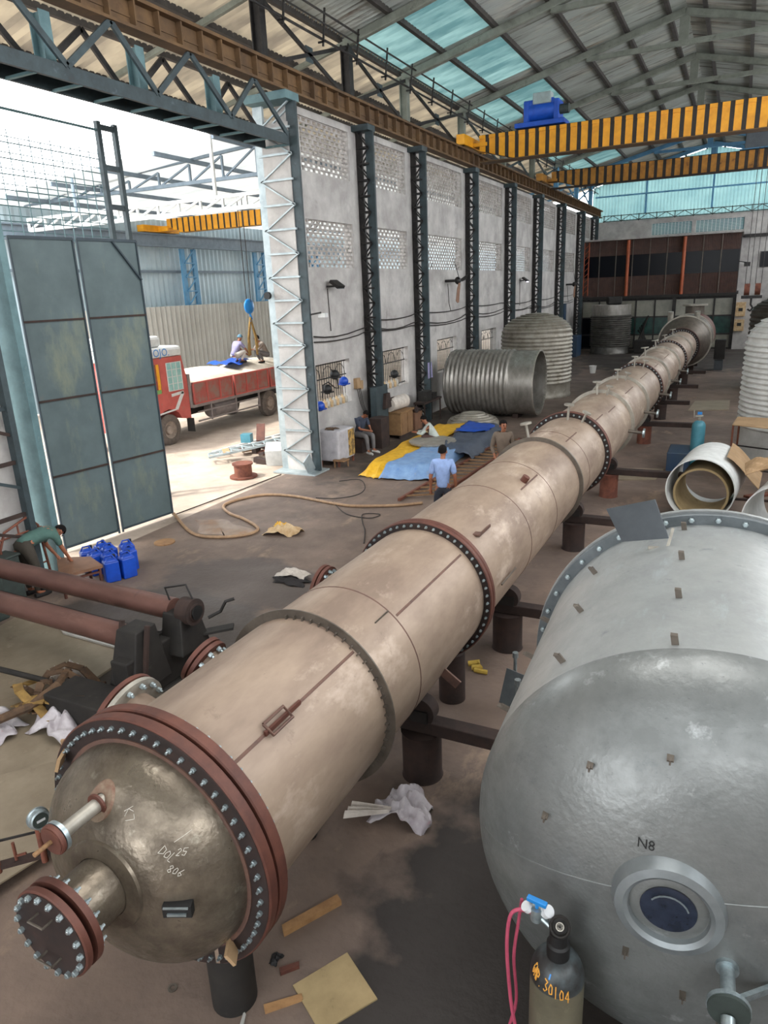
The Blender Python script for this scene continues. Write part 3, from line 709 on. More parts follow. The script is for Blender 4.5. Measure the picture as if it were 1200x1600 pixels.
# bracket with name plate on first course
b = MB(); b.grid(lambda u, v: on(2.86 + v * .42, 22 + (u - .5) * 2.2, .035 + 0), 1, 2)
for s in (-1, 1):
    for yy in (2.86, 3.08): pass
b = MB()
pts = [on(2.95, 37, .03), on(3.16, 37, .03), on(3.16, 44, .03), on(2.95, 44, .03), on(2.95, 37, .03)]
b.tube(pts, .011, 6); b.build('wire_frame', 'weld', t)
b = MB(); b.bar(on(2.92, 41, .015), on(3.3, 41, .015), .018, .03); b.build('bracket_bar', 'redoxide', t)
b = MB(); b.bar(on(6.75, 42, .02), on(7.1, 42, .02), .015, .03); b.bar(on(6.7, 39.5, .01), on(6.8, 39.5, .01), .08, .02); b.build('lifting_bracket', 'weld', t)
b = MB(); b.cyl(on(8.8, 32, -.01), on(8.8, 32, .08), .05, n=10); b.build('lifting_bracket', 'redoxide', t)
b = MB(); b.bar(on(4.45, 37, .006), on(4.68, 37, .006), .008, .01); b.build('clip', 'ringsteel', t)
# dished head
b = MB(); pr = [(PR - .01, 0)]
for i in range(15):
    a = i / 14 * PI / 2; pr.append(((PR - .015) * math.cos(a) ** .8 if i < 14 else 0, .02 + .40 * math.sin(a)))
b.lathe(pr, ctr(2.38), -Y, 72); hd = b.build('dished_head', 'head', t, smooth=True)
b = MB(); b.ring(ctr(2.368), Y, PR - .025, PR + .012, .012, 64); b.build('weld_bead', 'weld', hd)
def head_y(x, z):
    q = min(1, math.hypot(x - PX, z - PZ) / (PR - .015)); a = math.acos(min(1, q ** (1 / .8))); return 2.36 - .40 * math.sin(a)
def nozzle(name, x, z, y1, rp, rf, th, nb, pad, pipe_m, blind=True, gap=.03, handles=False):
    yb = head_y(x, z) + .02
    nz_ = MB(); nz_.cyl((x, yb, z), (x, y1 + th * 2 + gap - .01, z), rp, n=32); o = nz_.build(name, pipe_m, t, smooth=True)
    b = MB()   # reinforcing pad follows head
    n = 40; vs = []; rads = (rp, rp + .004, pad - .006, pad)
    for j, rr in enumerate(rads):
        for i in range(n):
            a = 2 * PI * i / n; xx = x + rr * math.cos(a); zz = z + rr * math.sin(a)
            vs.append((xx, head_y(xx, zz) - (.014 if 0 < j < 3 else 0), zz))
    fs = [(j * n + i, j * n + (i + 1) % n, (j + 1) * n + (i + 1) % n, (j + 1) * n + i) for j in range(3) for i in range(n)]
    b.add(vs, fs); b.build('reinforcing_pad', 'head' if nb > 8 else 'padrust', o, smooth=True, ang=30)
    b = MB(); b.lathe([(rp - .01, 0), (rf, 0), (rf, th), (rp - .01, th)], (x, y1 + th + gap, z), Y, 48); b.build('flange', 'redoxide' if nb > 8 else 'zinc', o, smooth=True, ang=30)
    b = MB(); b.lathe([(0, 0), (rf - .006, 0), (rf, .006), (rf, th), (0, th)], (x, y1, z), Y, 48); bl = b.build('blind_flange', 'redoxide', o, smooth=True, ang=30)
    b = MB(); b.lathe([(0, 0), (rf - .012, 0), (rf - .012, .004), (0, .004)], (x, y1 - .004, z), Y, 48); b.build('face', 'flangeface', bl) if 0 else b.build('blind_face', 'flangeface' if nb > 8 else 'redoxide', o)
    if nb > 8:
        bolts_parts(o, (x, y1 - .004, z), -Y, rf - .032, nb, .017, .018, .1, .008)
        b = bolts_mb((x, y1 + 2 * th + gap, z), Y, rf - .032, nb, .015, .022, None, .1); tag(b.build('rear_nut', 'zinc', o), kind='stuff')
        for s in (-1, 1):
            b = MB(); xx = x + .0; b.tube([(xx - .05, y1, z + s * .12), (xx - .05, y1 - .06, z + s * .12 ), (xx + .05, y1 - .06, z + s * .12), (xx + .05, y1, z + s * .12)], .007, 6); b.build('handle', 'ringsteel', o)
    return o
nozzle('manhole_nozzle', -2.69, 1.55, 1.64, .17, .25, .036, 18, .26, 'head')
sn = nozzle('gauge_nozzle', -2.74, 1.98, 1.78, .038, .082, .022, 6, .085, 'ringbright', gap=.006)
b = MB(); b.cyl((-2.74, 1.78, 1.98), (-2.74, 1.68, 1.98), .012, n=10); b.build('stem', 'wood', sn)
b = MB(); b.ring((-2.74, head_y(-2.74, 1.98) - .03, 1.98), Y, .038, .062, .014, 24); b.build('inner_collar', 'redoxide', sn)
# name plate, pad eye, chalk marks on the head
np_ = (-2.25, 1.51)
yy = head_y(*np_)
b = MB(); b.obox((np_[0], yy - .012, np_[1]), .15, .05, .07, R(25)); b.build('plate_box', 'black', hd)
b = MB(); b.obox((np_[0] + .008, yy - .035, np_[1] + .03), .13, .02, .008, R(25)); b.obox((np_[0] + .01, yy - .035, np_[1] - .012), .1, .02, .014, R(25)); b.build('plate_edge', 'zinc', hd)
def headmark(polys, cx, cz, s, rot, name='chalk_mark'):
    def fn(u, v):
        x = cx + s * (u * math.cos(rot) - v * math.sin(rot)); z = cz + s * (u * math.sin(rot) + v * math.cos(rot)); return (x, head_y(x, z) - .002, z)
    strokes(polys, fn, .0016, 4).build(name, 'chalk', hd)
G = {'D': [[(0, 0), (0, 1), (.5, .8), (.55, .3), (0, 0)]], 'O': [[(.1, .1), (0, .5), (.2, .9), (.5, .7), (.5, .2), (.1, .1)]], 'K': [[(0, 0), (0, 1)], [(.5, 1), (0, .5), (.5, 0)]],
     '7': [[(0, 1), (.5, 1), (.2, 0)]], 'L': [[(0, 1), (0, 0), (.4, 0)]], '2': [[(0, .8), (.3, 1), (.5, .7), (0, 0), (.5, 0)]], '5': [[(.5, 1), (0, 1), (0, .6), (.5, .5), (.4, 0), (0, .1)]], '6': [[(.4, 1), (0, .4), (.2, 0), (.5, .3), (.1, .5)]],
     '8': [[(.25, .5), (0, .8), (.25, 1), (.5, .8), (0, .2), (.25, 0), (.5, .2), (.25, .5)]], 'Z': [[(0, 1), (.5, 1), (0, 0), (.5, 0)]], '1': [[(.2, 0), (.2, 1)]], 'N': [[(0, 0), (0, 1), (.5, 0), (.5, 1)]],
     'V': [[(0, 1), (.25, 0), (.5, 1)]], 'A': [[(0, 0), (.25, 1), (.5, 0)], [(.1, .4), (.4, .4)]], 'P': [[(0, 0), (0, 1), (.5, .8), (.4, .5), (0, .5)]], 'G': [[(.5, .9), (.2, 1), (0, .5), (.2, 0), (.5, .2), (.5, .5), (.3, .5)]], 'M': [[(0, 0), (.05, 1), (.25, .4), (.45, 1), (.5, 0)]],
     '3': [[(0, 1), (.5, .9), (.2, .55), (.5, .3), (.2, 0), (0, .1)]], '0': [[(.1, .1), (0, .5), (.2, .95), (.45, .8), (.45, .2), (.1, .1)]], '4': [[(.4, 0), (.4, 1), (0, .35), (.55, .35)]], '.': [[(.2, 0), (.22, .06)]]}
def word(wd):
    out = []; x = 0
    for ch in wd:
        for pl in G[ch]: out.append([(x + p[0], p[1]) for p in pl])
        x += .75
    return out
headmark(word('DOL'), -2.36, 1.80, .04, R(-38)); headmark(word('25'), -2.28, 1.78, .03, R(-10)); headmark(word('806'), -2.31, 1.71, .035, R(-30)); headmark(word('K7'), -2.58, 1.97, .045, R(-60)); headmark([[(0, 0), (1, .6)]], -2.30, 1.84, .05, 0)
# side nozzles on the gate side
def side_nozzle(y, ang, rp, rf, ln, nb, mring):
    d = Vector((-math.cos(R(ang)), 0, math.sin(R(ang)))); c = ctr(y) + d * (PR - .05)
    b = MB(); b.cyl(c, c + d * (ln + .05), rp, n=28); o = b.build('side_nozzle', 'pipe', t, smooth=True)
    e = c + d * (ln + .05)
    b = MB(); b.lathe([(rp - .01, 0), (rf, 0), (rf, .035), (rp - .01, .035)], e - d * .05, d, 40); b.build('flange', mring, o, smooth=True, ang=30)
    b = MB(); b.lathe([(0, 0), (rf, 0), (rf, .035), (0, .035)], e, d, 40); b.build('blind_flange', 'redoxide', o, smooth=True, ang=30)
    bolts_parts(o, e - d * .055, -d, rf - .04, nb, .02, .028)
    return o
side_nozzle(3.05, 16, .19, .3, .2, 14, 'ringbright')
side_nozzle(3.7, 28, .13, .2, .1, 10, 'redoxide')
side_nozzle(5.75, 10, .14, .21, .2, 12, 'redoxide')
side_nozzle(12.6, 15, .08, .13, .14, 6, 'redoxide')
side_nozzle(20.6, 15, .08, .14, .14, 6, 'redoxide')
# small top nozzles with discs
for y, dg, ln, rf in ((10.9, -12, .28, .09), (12.75, 4, .28, .09), (12.85, 24, .2, .08), (15.9, -2, .28, .09), (16.0, 14, .2, .08), (18.4, 0, .26, .09), (18.5, 15, .2, .08), (21.3, 0, .3, .09), (21.4, 18, .22, .09), (24.2, -6, .3, .12), (27.2, -8, .3, .12), (30.5, -10, .25, .1), (33, -6, .3, .12)):
    a = R(dg); d = Vector((math.sin(a), 0, math.cos(a))); c = on(y, dg, -.02)
    b = MB(); b.cyl(c, c + d * ln, .022, n=12); o = b.build('top_nozzle', 'ringbright', t, smooth=True)
    b = MB(); b.cyl(c + d * ln, c + d * (ln + .03), rf, n=20); b.build('cap_flange', 'ringbright', o)
b = MB()
for k in range(60): y = 17 + k * .33; pass
b.tube([on(6.7 + k * .5, 88, .05) for k in range(2)], .01); b.build('clip', 'ringsteel', t)
for y in (15.8, 18.3, 21.4, 24.4, 27.2):   # studs along the near side
    b = MB(); b.cyl(on(y, 95, 0), on(y, 95, .3), .035, n=10); o = b.build('side_stub', 'ringsteel', t)
    b = MB(); b.cyl(on(y, 95, .3), on(y, 95, .34), .1, n=18); b.build('cap_flange', 'zinc', o)
# padeyes
b = MB(); b.obox(on(2.42, 150, .04), .03, .1, .16, R(20)); b.build('pad_eye', 'pipe', t)
b = MB(); c = on(5.35, 118, .08); b.obox(c, .2, .02, .09, 0, None, 0, R(35)); b.build('lifting_lug', 'weld', t)
for (x, z, rx) in ((-3.36, 1.89, 20), (-2.2, .95, -30)):
    b = MB(); b.obox((x, 2.33, z), .02, .12, .09, R(30), None, 0, R(rx)); b.build('clamp_tab', 'brownpaper', t)
# enlarged end of the column
BX, BZ = -2.66, 1.62
b = MB(); b.lathe([(PR - .05, 0), (.8, .12), (1.1, .7), (1.15, .9), (1.15, 5.5), (1.12, 5.8), (.9, 6.1), (.5, 6.25), (0, 6.3)], (BX, 36.25, BZ), Y, 64); b.build('wide_section', 'ringsteel', t, smooth=True, ang=60)
for y, ro, m in ((37.1, 1.2, 'ringbright'), (39.2, 1.19, 'ringbright')):
    b = MB(); b.ring((BX, y, BZ), Y, 1.14, ro, .08, 56); b.build('stiffening_ring', m, t)
b = MB(); b.lathe([(1.155, 0), (1.155, 2.3)], (BX, 39.4, BZ), Y, 56); b.build('red_course', 'redoxide', t, smooth=True)
b = MB(); b.cyl((BX + .1, 40.9, BZ + 1.1), (BX + .1, 40.9, BZ + 1.5), .45, n=28); o = b.build('top_manway', 'ringsteel', t)
b = MB(); b.ring((BX + .1, 40.9, BZ + 1.5), (0, 0, 1), .3, .6, .08, 28); b.build('flange', 'ringbright', o)
for sx, sy in ((-.75, 37.8), (.45, 37.6)):
    b = MB(); b.cyl((BX + sx, sy, BZ + .75), (BX + sx, sy - .1, BZ + 1.35), .13, n=14); b.build('cap_nozzle', 'ringbright', t)
t.location.x += .014 * 14; t.rotation_euler.z = -.014      # the column lies slightly askew of the hall
# stands
def roller_stand(y, lab, beam=1.6, hx=0.0, red=False, roll=True, zt=.55):
    s = thing('roller_stand', (-2.35, y, 0), lab, 'stand', 'stands under the process column')
    for x, rr in ((-2.34 + hx, .19), (-3.25, .19)):
        b = MB(); b.lathe([(rr + .01, 0), (rr, .02), (rr, zt - .03), (rr + .01, zt)], (x, y, 0), (0, 0, 1), 28, caps=True); b.build('drum_leg', 'rust' if red else 'darkrust', s, smooth=True, ang=40)
    b = MB(); b.bar((-3.55, y, zt + .07), (-3.55 + beam + .7, y, zt + .07), .16, .13); b.build('cross_beam', 'darkrust', s, bevel=.01)
    if roll:
        for x, sd in ((-2.33 , 1), (-3.16, -1)):
            nx_ = x; zz = PZ - math.sqrt((PR + .15) ** 2 - (nx_ - PX) ** 2)
            b = MB(); b.cyl((nx_, y - .07, zz), (nx_, y + .07, zz), .145, n=28); b.build('roller_wheel', 'darkrust', s, smooth=True, ang=40)
            for ya in (-.1, .075):
                b = MB(); b.box(nx_ - .09, nx_ + .09, y + ya, y + ya + .025, zt + .13, zz + .03); b.build('yoke', 'blackmetal', s)
    s.location.x += .014 * (y - 6)
    return s
roller_stand(5.3, 'dark roller stand under the near column, with long plank, beside the crumpled plastic bag', 1.9, zt=.5)
roller_stand(8.05, 'dark roller stand just behind the second red flange, with round drum leg', 1.3, zt=.5)
roller_stand(11.95, 'dark roller stand at the fourth ring of the column, left of the grey tank flange', 1.3, zt=.5)
roller_stand(15.45, 'rust-red drum stand with long dark bar, behind the third red flange', 2.0, red=True, zt=.5)
roller_stand(21.2, 'rusty drum stand farther along the column, left of the teal gas cylinder', 1.9, red=True, zt=.5)
roller_stand(25.2, 'small dark stand under the column beyond the teal gas cylinder', 1.4, zt=.5)
roller_stand(29.2, 'small dark stand under the far half of the column', 1.4, zt=.5)
roller_stand(33.8, 'dark stand under the last narrow course of the column', 1.4, zt=.5)
for y, l in ((2.68, 'steel pipe stand under the near dished head of the column'), (6.65, 'short steel drum standing under the column before the second red flange')):
    b = MB(); b.lathe([(.15, 0), (.15, .73 if y < 3 else .6), (.13, .735 if y < 3 else .61)], (-2.62 if y < 3 else -2.55, y, 0), (0, 0, 1), 28, caps=True); tag(b.build('pipe_stand', 'darkrust' if y > 3 else 'machinedark', smooth=True, ang=40), l, 'stand', 'plain pipe stands')
for x, y in ((-2.0, 37.9), (-3.2, 37.9), (-2.0, 41.5), (-3.2, 41.5)):
    b = MB(); b.box(x - .25, x + .25, y - .1, y + .1, 0, .52); tag(b.build('support_block', 'darkrust'), 'dark block carrying the wide far end of the column', 'support', 'blocks under the far end')
# ================================================================ SILVER TANK
sd = Vector((-.0433, .999, 0)).normalized(); sn_ = Vector((.999, .0433, 0)).normalized()
TX, TZ, TR, T0 = .241, 1.56, 1.21, 3.42
def tp(tt, deg, rr=0):
    return sn_ * (TX + (TR + rr) * math.cos(R(deg))) + sd * tt + Vector((0, 0, TZ + (TR + rr) * math.sin(R(deg))))
st = thing('silver_tank', sn_ * TX + sd * 4.4 + Vector((0, 0, .35)), 'large dull silver cylindrical tank lying beside the column, with glass manway and small clips', 'tank')
o0 = sn_ * TX + Vector((0, 0, TZ))
b = MB(); b.lathe([(TR, (5.5 - T0) * i / 4) for i in range(5)], o0 + sd * T0, sd, 96); b.build('shell', 'silver', st, smooth=True)
b = MB(); pr = []
for i in range(19):
    a = i / 18 * PI / 2; pr.append((TR * math.cos(a) ** .85 if i < 18 else 0, .58 * math.sin(a) ** 1.0))
b.lathe(pr, o0 + sd * T0, -sd, 96); sh = b.build('dished_head', 'silverhead_shaded', st, smooth=True)
def th_(xl, z):   # point on the head: xl across, z height
    q = min(.999, math.hypot(xl, z - TZ) / TR); a = math.acos(q ** (1 / .85)); return sn_ * (TX + xl) + sd * (T0 - .58 * math.sin(a)) + Vector((0, 0, z))
b = MB(); b.lathe([(TR - .02, 0), (1.285, 0), (1.29, .008), (1.29, .055), (TR - .02, .055)], o0 + sd * 5.4, sd, 96); fl = b.build('flange', 'silverflange', st, smooth=True, ang=30)
b = MB(); b.lathe([(TR - .02, 0), (1.30, 0), (1.30, .04), (TR - .02, .04)], o0 + sd * 5.47, sd, 96); b.build('flange', 'silver', st, smooth=True, ang=30)
bolts_parts(fl, o0 + sd * 5.4, -sd, 1.25, 44, .02, .024)
b = MB(); b.tube([th_(x, 1.575 + (x + 1.12) * .2) - sd * .001 for x in [-1.12 + i * .08 for i in range(29)]], .004, 6); b.build('weld_seam', 'silverhead_shaded', sh)
# clips
for tt, dg in ((3.46, 100.5), (4.05, 100.5), (4.68, 100.5), (5.3, 100.5), (3.58, 130.5), (4.26, 130.5), (4.93, 130.5), (3.72, 158), (4.41, 158), (5.0, 158), (4.0, 70), (4.7, 70)):
    c = tp(tt, dg, .028); dn = tp(tt, dg, 1) - tp(tt, dg, 0)
    b = MB(); b.bar(tp(tt, dg, -.005), tp(tt, dg, .055), .012, .035); b.bar(tp(tt, dg, .055) - sd * .02, tp(tt, dg, .055) + sd * .012, .034, .006); b.build('clip', 'ringsteel', st)
for xl, z in ((-.55, 2.28), (-.2, 2.42), (-.75, 1.95), (-.32, 1.38), (-.05, 1.22), (.12, 1.1)):
    p = th_(xl, z); b = MB(); b.bar(p + sd * .01, p - sd * .045, .03, .008); b.bar(p - sd * .045 - Vector((0, 0, .012)), p - sd * .045 + Vector((0, 0, .012)), .03, .008); b.build('clip', 'ringsteel', sh)
# manway with sight glass
mc = th_(-.15, 1.71); 
b = MB(); b.lathe([(.275, .06), (.25, -.0), (.238, -.035), (.2, -.045), (.18, -.03), (.175, .0)], mc, sd, 48)
mwy = b.build('manway', 'silverring', st, smooth=True, ang=35)
b = MB(); b.lathe([(.18, 0), (.15, -.012), (.125, -.012), (.12, .01)], mc, sd, 48); b.build('inner_ring', 'silverhead_shaded', mwy, smooth=True, ang=35)
b = MB(); b.lathe([(.124, 0), (.06, -.008), (0, -.01)], mc - sd * .016, sd, 40); b.build('sight_glass', 'sightglass', mwy, smooth=True)
b = MB(); b.tube([mc + sn_ * .09 * math.cos(a) + Vector((0, 0, .09 * math.sin(a))) - sd * .034 for a in [R(20 + 14 * i) for i in range(10)]], .004, 5); b.build('glass_rim', 'zinc', mwy)
vs, fs = text_verts('N8', .07)
b = MB(); b.add([th_(-.27 + v.x * .9, 2.0 + v.y) - sd * .003 for v in vs], fs); b.build('lettering', 'black', sh)
nzp = th_(.12, 1.47)
b = MB(); b.cyl(nzp + sd * .05, nzp - sd * .2, .032, n=20); b.ring(nzp - sd * .02, sd, .03, .05, .02, 20); nn_ = b.build('drain_nozzle', 'zinc', sh, smooth=True, ang=40)
e = nzp - sd * .2
b = MB(); b.cyl(e, e - sd * .02, .09, n=28); b.build('flange', 'zinc', nn_)
b = MB(); b.cyl(e - sd * .02, e - sd * .035, .086, n=28); b.build('blind_disc', 'machinegreen', nn_)
b = MB(); b.tube([e - sd * .035 - Vector((0, 0, .03)), e - sd * .09 - Vector((0, 0, .05)), e - sd * .12 - Vector((0, 0, .14))], .03, 14); b.build('elbow', 'zinc', nn_, smooth=True)
b = MB(); b.bar(th_(.32, 1.42) , e + sn_ * .05 + sd * .05, .02, .035); b.build('bracket', 'zinc', sh)
b = MB(); b.bar(tp(3.9, 270, .0), tp(3.9, 270, .34), .9, .3); b.bar(tp(5.0, 270, .0), tp(5.0, 270, .34), .9, .3); b.build('saddle', 'machinedark', st)
# grey plate resting on the tank top by the flange
q4 = [Vector((-.73, 5.05, 2.93)), Vector((-.40, 4.95, 3.06)), Vector((-.29, 4.92, 2.80)), Vector((-.60, 5.0, 2.71))]
nn4 = (q4[1] - q4[0]).cross(q4[3] - q4[0]).normalized() * .012
b = MB(); b.hexa([q4[3], q4[2], q4[1], q4[0], q4[3] + nn4, q4[2] + nn4, q4[1] + nn4, q4[0] + nn4]); tag(b.build('metal_plate', 'plategrey'), 'square dark grey metal plate tilted up on top of the silver tank', 'plate')
b = MB(); b.bar(Vector((-.3, 4.98, 2.68)), Vector((-.27, 5.0, 2.85)), .03, .02); b.bar((-.42, 4.97, 2.7), (-.27, 5.0, 2.7), .02, .02); b.build('plate_bracket', 'ringbright', st)
# ================================================================ RIBBED TANKS
def ribs(p, r, z0, z1, n, d=.035):
    out = []; h = (z1 - z0) / n
    for k in range(n):
        for q in range(7):
            a = PI * q / 6; out.append((r + d * math.sin(a) * (1.0), z0 + h * (k + .08 + .84 * q / 6)))
    return out
LZ = Vector((0, 0, 1))
# lying tank
t = thing('ribbed_tank', (-7.75, 24.9, 0), 'grey ribbed steel tank shell lying on its side with one open end', 'tank')
c0 = Vector((-9.3, 24.7, 1.2)); ax = Vector((1, .02, 0)).normalized()
b = MB(); pr = [(0, 0), (1.05, 0), (1.12, .05)] + ribs(None, 1.11, .08, 2.35, 14, .05) + [(1.11, 2.4), (1.11, 3.25), (1.08, 3.25), (1.08, .1), (0, .1)]
b.lathe(pr, c0, ax, 64); b.build('shell', 'stainless', t, smooth=True, ang=50)
b = MB(); b.ring(c0 + ax * 3.2, ax, 1.08, 1.13, .05, 56); b.build('rim', 'ringbright', t)
for x in (-8.8, -6.8):
    b = MB(); b.box(x - .1, x + .1, 24.3, 25.2, 0, .14); b.build('cradle', 'darkrust', t)
# standing tank behind
def standing(x, y, r, zs, z1, n, top, lab, m, mr, rib_d=.05, flat=False, grp=None):
    t = thing('ribbed_tank', (x, y, 0), lab, 'tank', grp)
    b = MB(); b.lathe([(r - .01, 0.0), (r + .03, .0), (r + .03, .1), (r, .14)] + ribs(None, r, zs, z1, n, rib_d) + [(r, z1 + .02)], (x, y, 0), LZ, 72); b.build('shell', m, t, smooth=True, ang=50)
    b = MB()
    if top > z1 + .05 and not flat:
        pr = [(r, z1 + .02)]; k = 8
        for i in range(k):
            a = (i + 1) / k; rr = r * math.cos(a * PI / 2 * .8); zz = z1 + (top - z1) * math.sin(a * PI / 2 * .8) / math.sin(PI / 2 * .8)
            pr += [(rr + .02, zz - .05), (rr + .05, zz - .02), (rr, zz)]
        pr.append((0, top + .03)); b.lathe(pr, (x, y, 0), LZ, 72); b.build('domed_top', mr, t, smooth=True, ang=50)
    else:
        b.lathe([(r, z1), (r, top), (r - .03, top), (r - .03, z1)], (x, y, 0), LZ, 72); b.build('plain_rim', mr, t, smooth=True, ang=50)
    return t
standing(-7.5, 29.9, 1.42, .55, 2.55, 13, 3.35, 'tall upright ribbed steel tank with domed top behind the lying tank', 'tankrib', 'tankrib')
q = standing(-7.45, 49.0, 1.2, .45, 2.4, 15, 3.05, 'upright ribbed tank with plain open rim, dark, in front of the glazed partition', 'tankgrey', 'stainless', .09, flat=True)
q = standing(1.75, 20.2, 1.5, .85, 2.95, 17, 3.75, 'upright white ribbed tank with domed top at the right edge, beyond the gas cylinder', 'tankwhite', 'tankwhite', .055)
b = MB(); b.ring((1.75, 20.2, .0), LZ, 1.45, 1.66, .05, 64); b.build('base_ring', 'stainless', q)
standing(2.35, 34, 1.9, .5, 3.0, 14, 3.75, 'dark upright ribbed tank behind the white one at the right edge', 'tankdark', 'tankdark')
# dished end on the floor with stepped rings
t = thing('dished_end', (-7.75, 22.5, 0), 'round stepped steel dished end resting on the floor behind the blue tarpaulin', 'dished end')
b = MB(); pr = [(.86, 0), (.88, .05), (.87, .16), (.82, .24)]
for i, rr in enumerate((.76, .63, .5, .38)): z = .25 + i * .055; pr += [(rr + .03, z), (rr + .015, z + .04), (rr - .02, z + .05), (rr - .05, z + .03)]
pr += [(.3, .42), (0, .43)]
b.lathe(pr, (-7.75, 22.5, 0), LZ, 56); b.build('dish', 'tankrib', t, smooth=True, ang=50)
# flat ring lying on tarpaulin
b = MB(); b.lathe([(0, .0), (.66, 0), (.68, .03), (.68, .06), (.6, .075), (0, .08)], (-7.55, 18.4, .30), LZ, 48); tag(b.build('steel_disc', 'ringbright', smooth=True, ang=40), 'flat grey steel disc lying on the yellow and blue tarpaulins', 'disc')
# shells behind the silver tank
def halfshell(c, d, r, ln, m, lab, th=.02, a0=0, a1=2 * PI, rim='brownpaper'):
    t = thing('rolled_shell', c, lab, 'rolled sheet')
    c = Vector(c) + Vector((0, 0, r))
    d = Vector(d).normalized(); b = MB()
    if a1 - a0 > 6.2: b.lathe([(r, 0), (r, ln), (r - th, ln), (r - th, 0), (r, 0)], c, d, 48)
    else: b.lathe([(r, 0), (r, ln), (r - th, ln), (r - th, 0), (r, 0)], c, d, 40, None, a0, a1)
    b.build('shell', m, t, smooth=True, ang=40); return t, c
s1, c = halfshell((-.36, 14.2, .0), (.12, 1, 0), .62, 1.6, 'white', 'pale rolled steel shell lying on the floor behind the silver tank', .02)
b = MB(); b.lathe([(.50, .15), (.50, 1.2), (.46, 1.2), (.46, .15), (.5, .15)], c - Vector((0, 0, .1)), (.12, 1, 0), 40); tag(b.build('rolled_ring', 'cardboard', smooth=True, ang=40), 'smaller rolled ring nested inside the pale shell behind the silver tank', 'ring')
b = MB(); b.grid(lambda u, v: (.05 + .6 * u + .08 * v, 14.6 + 1.2 * v, .9 + .36 * math.cos(u * 2.0 + .35) - .02 + .02 * math.sin(v * 20)), 10, 6)
tag(b.build('paper_sheet', 'brownpaper', solid=.01), 'sheet of brown paper peeling off the right of the pale rolled shell', 'paper')
s2, c = halfshell((.95, 12.6, 0), (.25, 1, 0), .62, 1.5, 'white', 'second pale rolled shell at the right edge under crumpled brown paper', .02)
b = MB()
def crump(cx, cy, cz, sx, sy, sz, seed, nu=14, nv=12, fold=1.0):
    rnd = random.Random(seed); ph = [rnd.uniform(0, 6.28) for _ in range(8)]
    def fn(u, v):
        x = (u - .5) * 2; y = (v - .5) * 2; r = math.hypot(x, y)
        e = 1 + .16 * math.sin(3 * math.atan2(y, x) + ph[0]) + .1 * math.sin(7 * math.atan2(y, x) + ph[1])
        h = max(0, 1 - (r / 1.25) ** 2) ** .6
        w_ = .5 + .5 * math.sin(x * 5 + ph[2] + 2 * math.sin(y * 3 + ph[3])) * math.sin(y * 6 + ph[4] + 2 * math.sin(x * 4 + ph[5]))
        return (cx + sx * x * e, cy + sy * y * e, cz + sz * h * (.35 + .65 * w_ * fold))
    return fn
b.grid(lambda u, v: (.35 + 1.15 * u, 12.9 + .9 * v - .4 * u, 1.3 + .22 * math.sin(u * 3.1) + .06 * math.sin(u * 17 + v * 6) * math.sin(v * 9)), 22, 14)
tag(b.build('paper_sheet', 'brownpaper', solid=.008), 'crumpled brown wrapping paper draped over the rolled shell at the right edge', 'paper')
# ================================================================ OVERHEAD CRANES
def crane(y, zb, zt, ymat, lab, hoistx, trolley):
    t = thing('overhead_crane', (-2, y, 9.44), lab, 'crane', 'overhead cranes')
    x0, x1 = -9.35, 5.6; n = 40 if y < 30 else 38
    b = MB()
    for k in range(n):
        xa = x0 + (x1 - x0) * k / n; xb = x0 + (x1 - x0) * (k + 1) / n; xm = xa + (xb - xa) * .62
        def zbot(x): 
            e = min(x - x0, x1 - x); return zb + max(0, .38 * (1 - e / 1.3)) if e < 1.3 else zb
        for p, q2, m in ((xa, xm, ymat), (xm, xb, 'stripe')):
            b.hexa([(p, y, zbot(p)), (q2, y, zbot(q2)), (q2, y + .5, zbot(q2)), (p, y + .5, zbot(p)), (p, y, zt), (q2, y, zt), (q2, y + .5, zt), (p, y + .5, zt)], m)
    b.build('girder', ymat, t)
    b = MB(); b.box(x0, x1, y - .07, y + .57, zb - .03, zb) ; b.build('bottom_flange', 'darkrust' if trolley is None else 'rustbeam', t)
    b = MB()
    for k in range(0, n, 1):
        xa = x0 + (x1 - x0) * k / n; b.box(xa, xa + (x1 - x0) / n * .62, y - .05, y, zt - .12, zt)
    tag(b.build('top_lip', ymat, t), kind='stuff')
    b = MB(); b.bar((x0, y + .25, zt + .03), (x1, y + .25, zt + .03), .06, .06); b.build('trolley_rail', 'blackmetal', t)
    for s, x in ((-1, -9.75), (1, 5.7)):
        b = MB(); b.box(x - .16, x + .16, y - 1.0, y + 1.5, 9.47, 9.82); b.build('end_carriage', ymat, t, bevel=.02)
        b = MB(); b.box(x - .2, x + .7 * (1 if s < 0 else -1), y - .05, y + .55, 9.5, 9.62); b.build('gusset_arm', ymat, t)
        for yy in (y - .75, y + 1.25):
            b = MB(); b.cyl((x - .06, yy, 9.58), (x + .06, yy, 9.58), .14, n=16); b.build('wheel', 'blackmetal', t)
    return t
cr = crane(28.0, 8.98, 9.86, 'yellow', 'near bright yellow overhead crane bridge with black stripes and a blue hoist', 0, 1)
t = thing('hoist_trolley', (-7.1, 28.25, 9.92), 'bright blue hoist trolley with pale box riding on the near crane bridge', 'hoist')
b = MB(); b.box(-8.0, -6.2, 27.9, 28.75, 9.92, 10.08); b.build('frame', 'blue', t, bevel=.02)
b = MB(); b.cyl((-7.5, 28.3, 10.45), (-6.55, 28.3, 10.45), .34, n=24); b.build('drum', 'blue', t, smooth=True, ang=40)
b = MB(); b.box(-7.68, -7.5, 27.95, 28.7, 10.08, 10.75); b.box(-7.68, -6.6, 28.0, 28.1, 10.3, 10.78); b.build('side_plate', 'blue', t, bevel=.02)
b = MB(); b.box(-6.6, -6.42, 27.95, 28.7, 10.08, 10.72); b.build('side_plate', 'blue', t, bevel=.02)
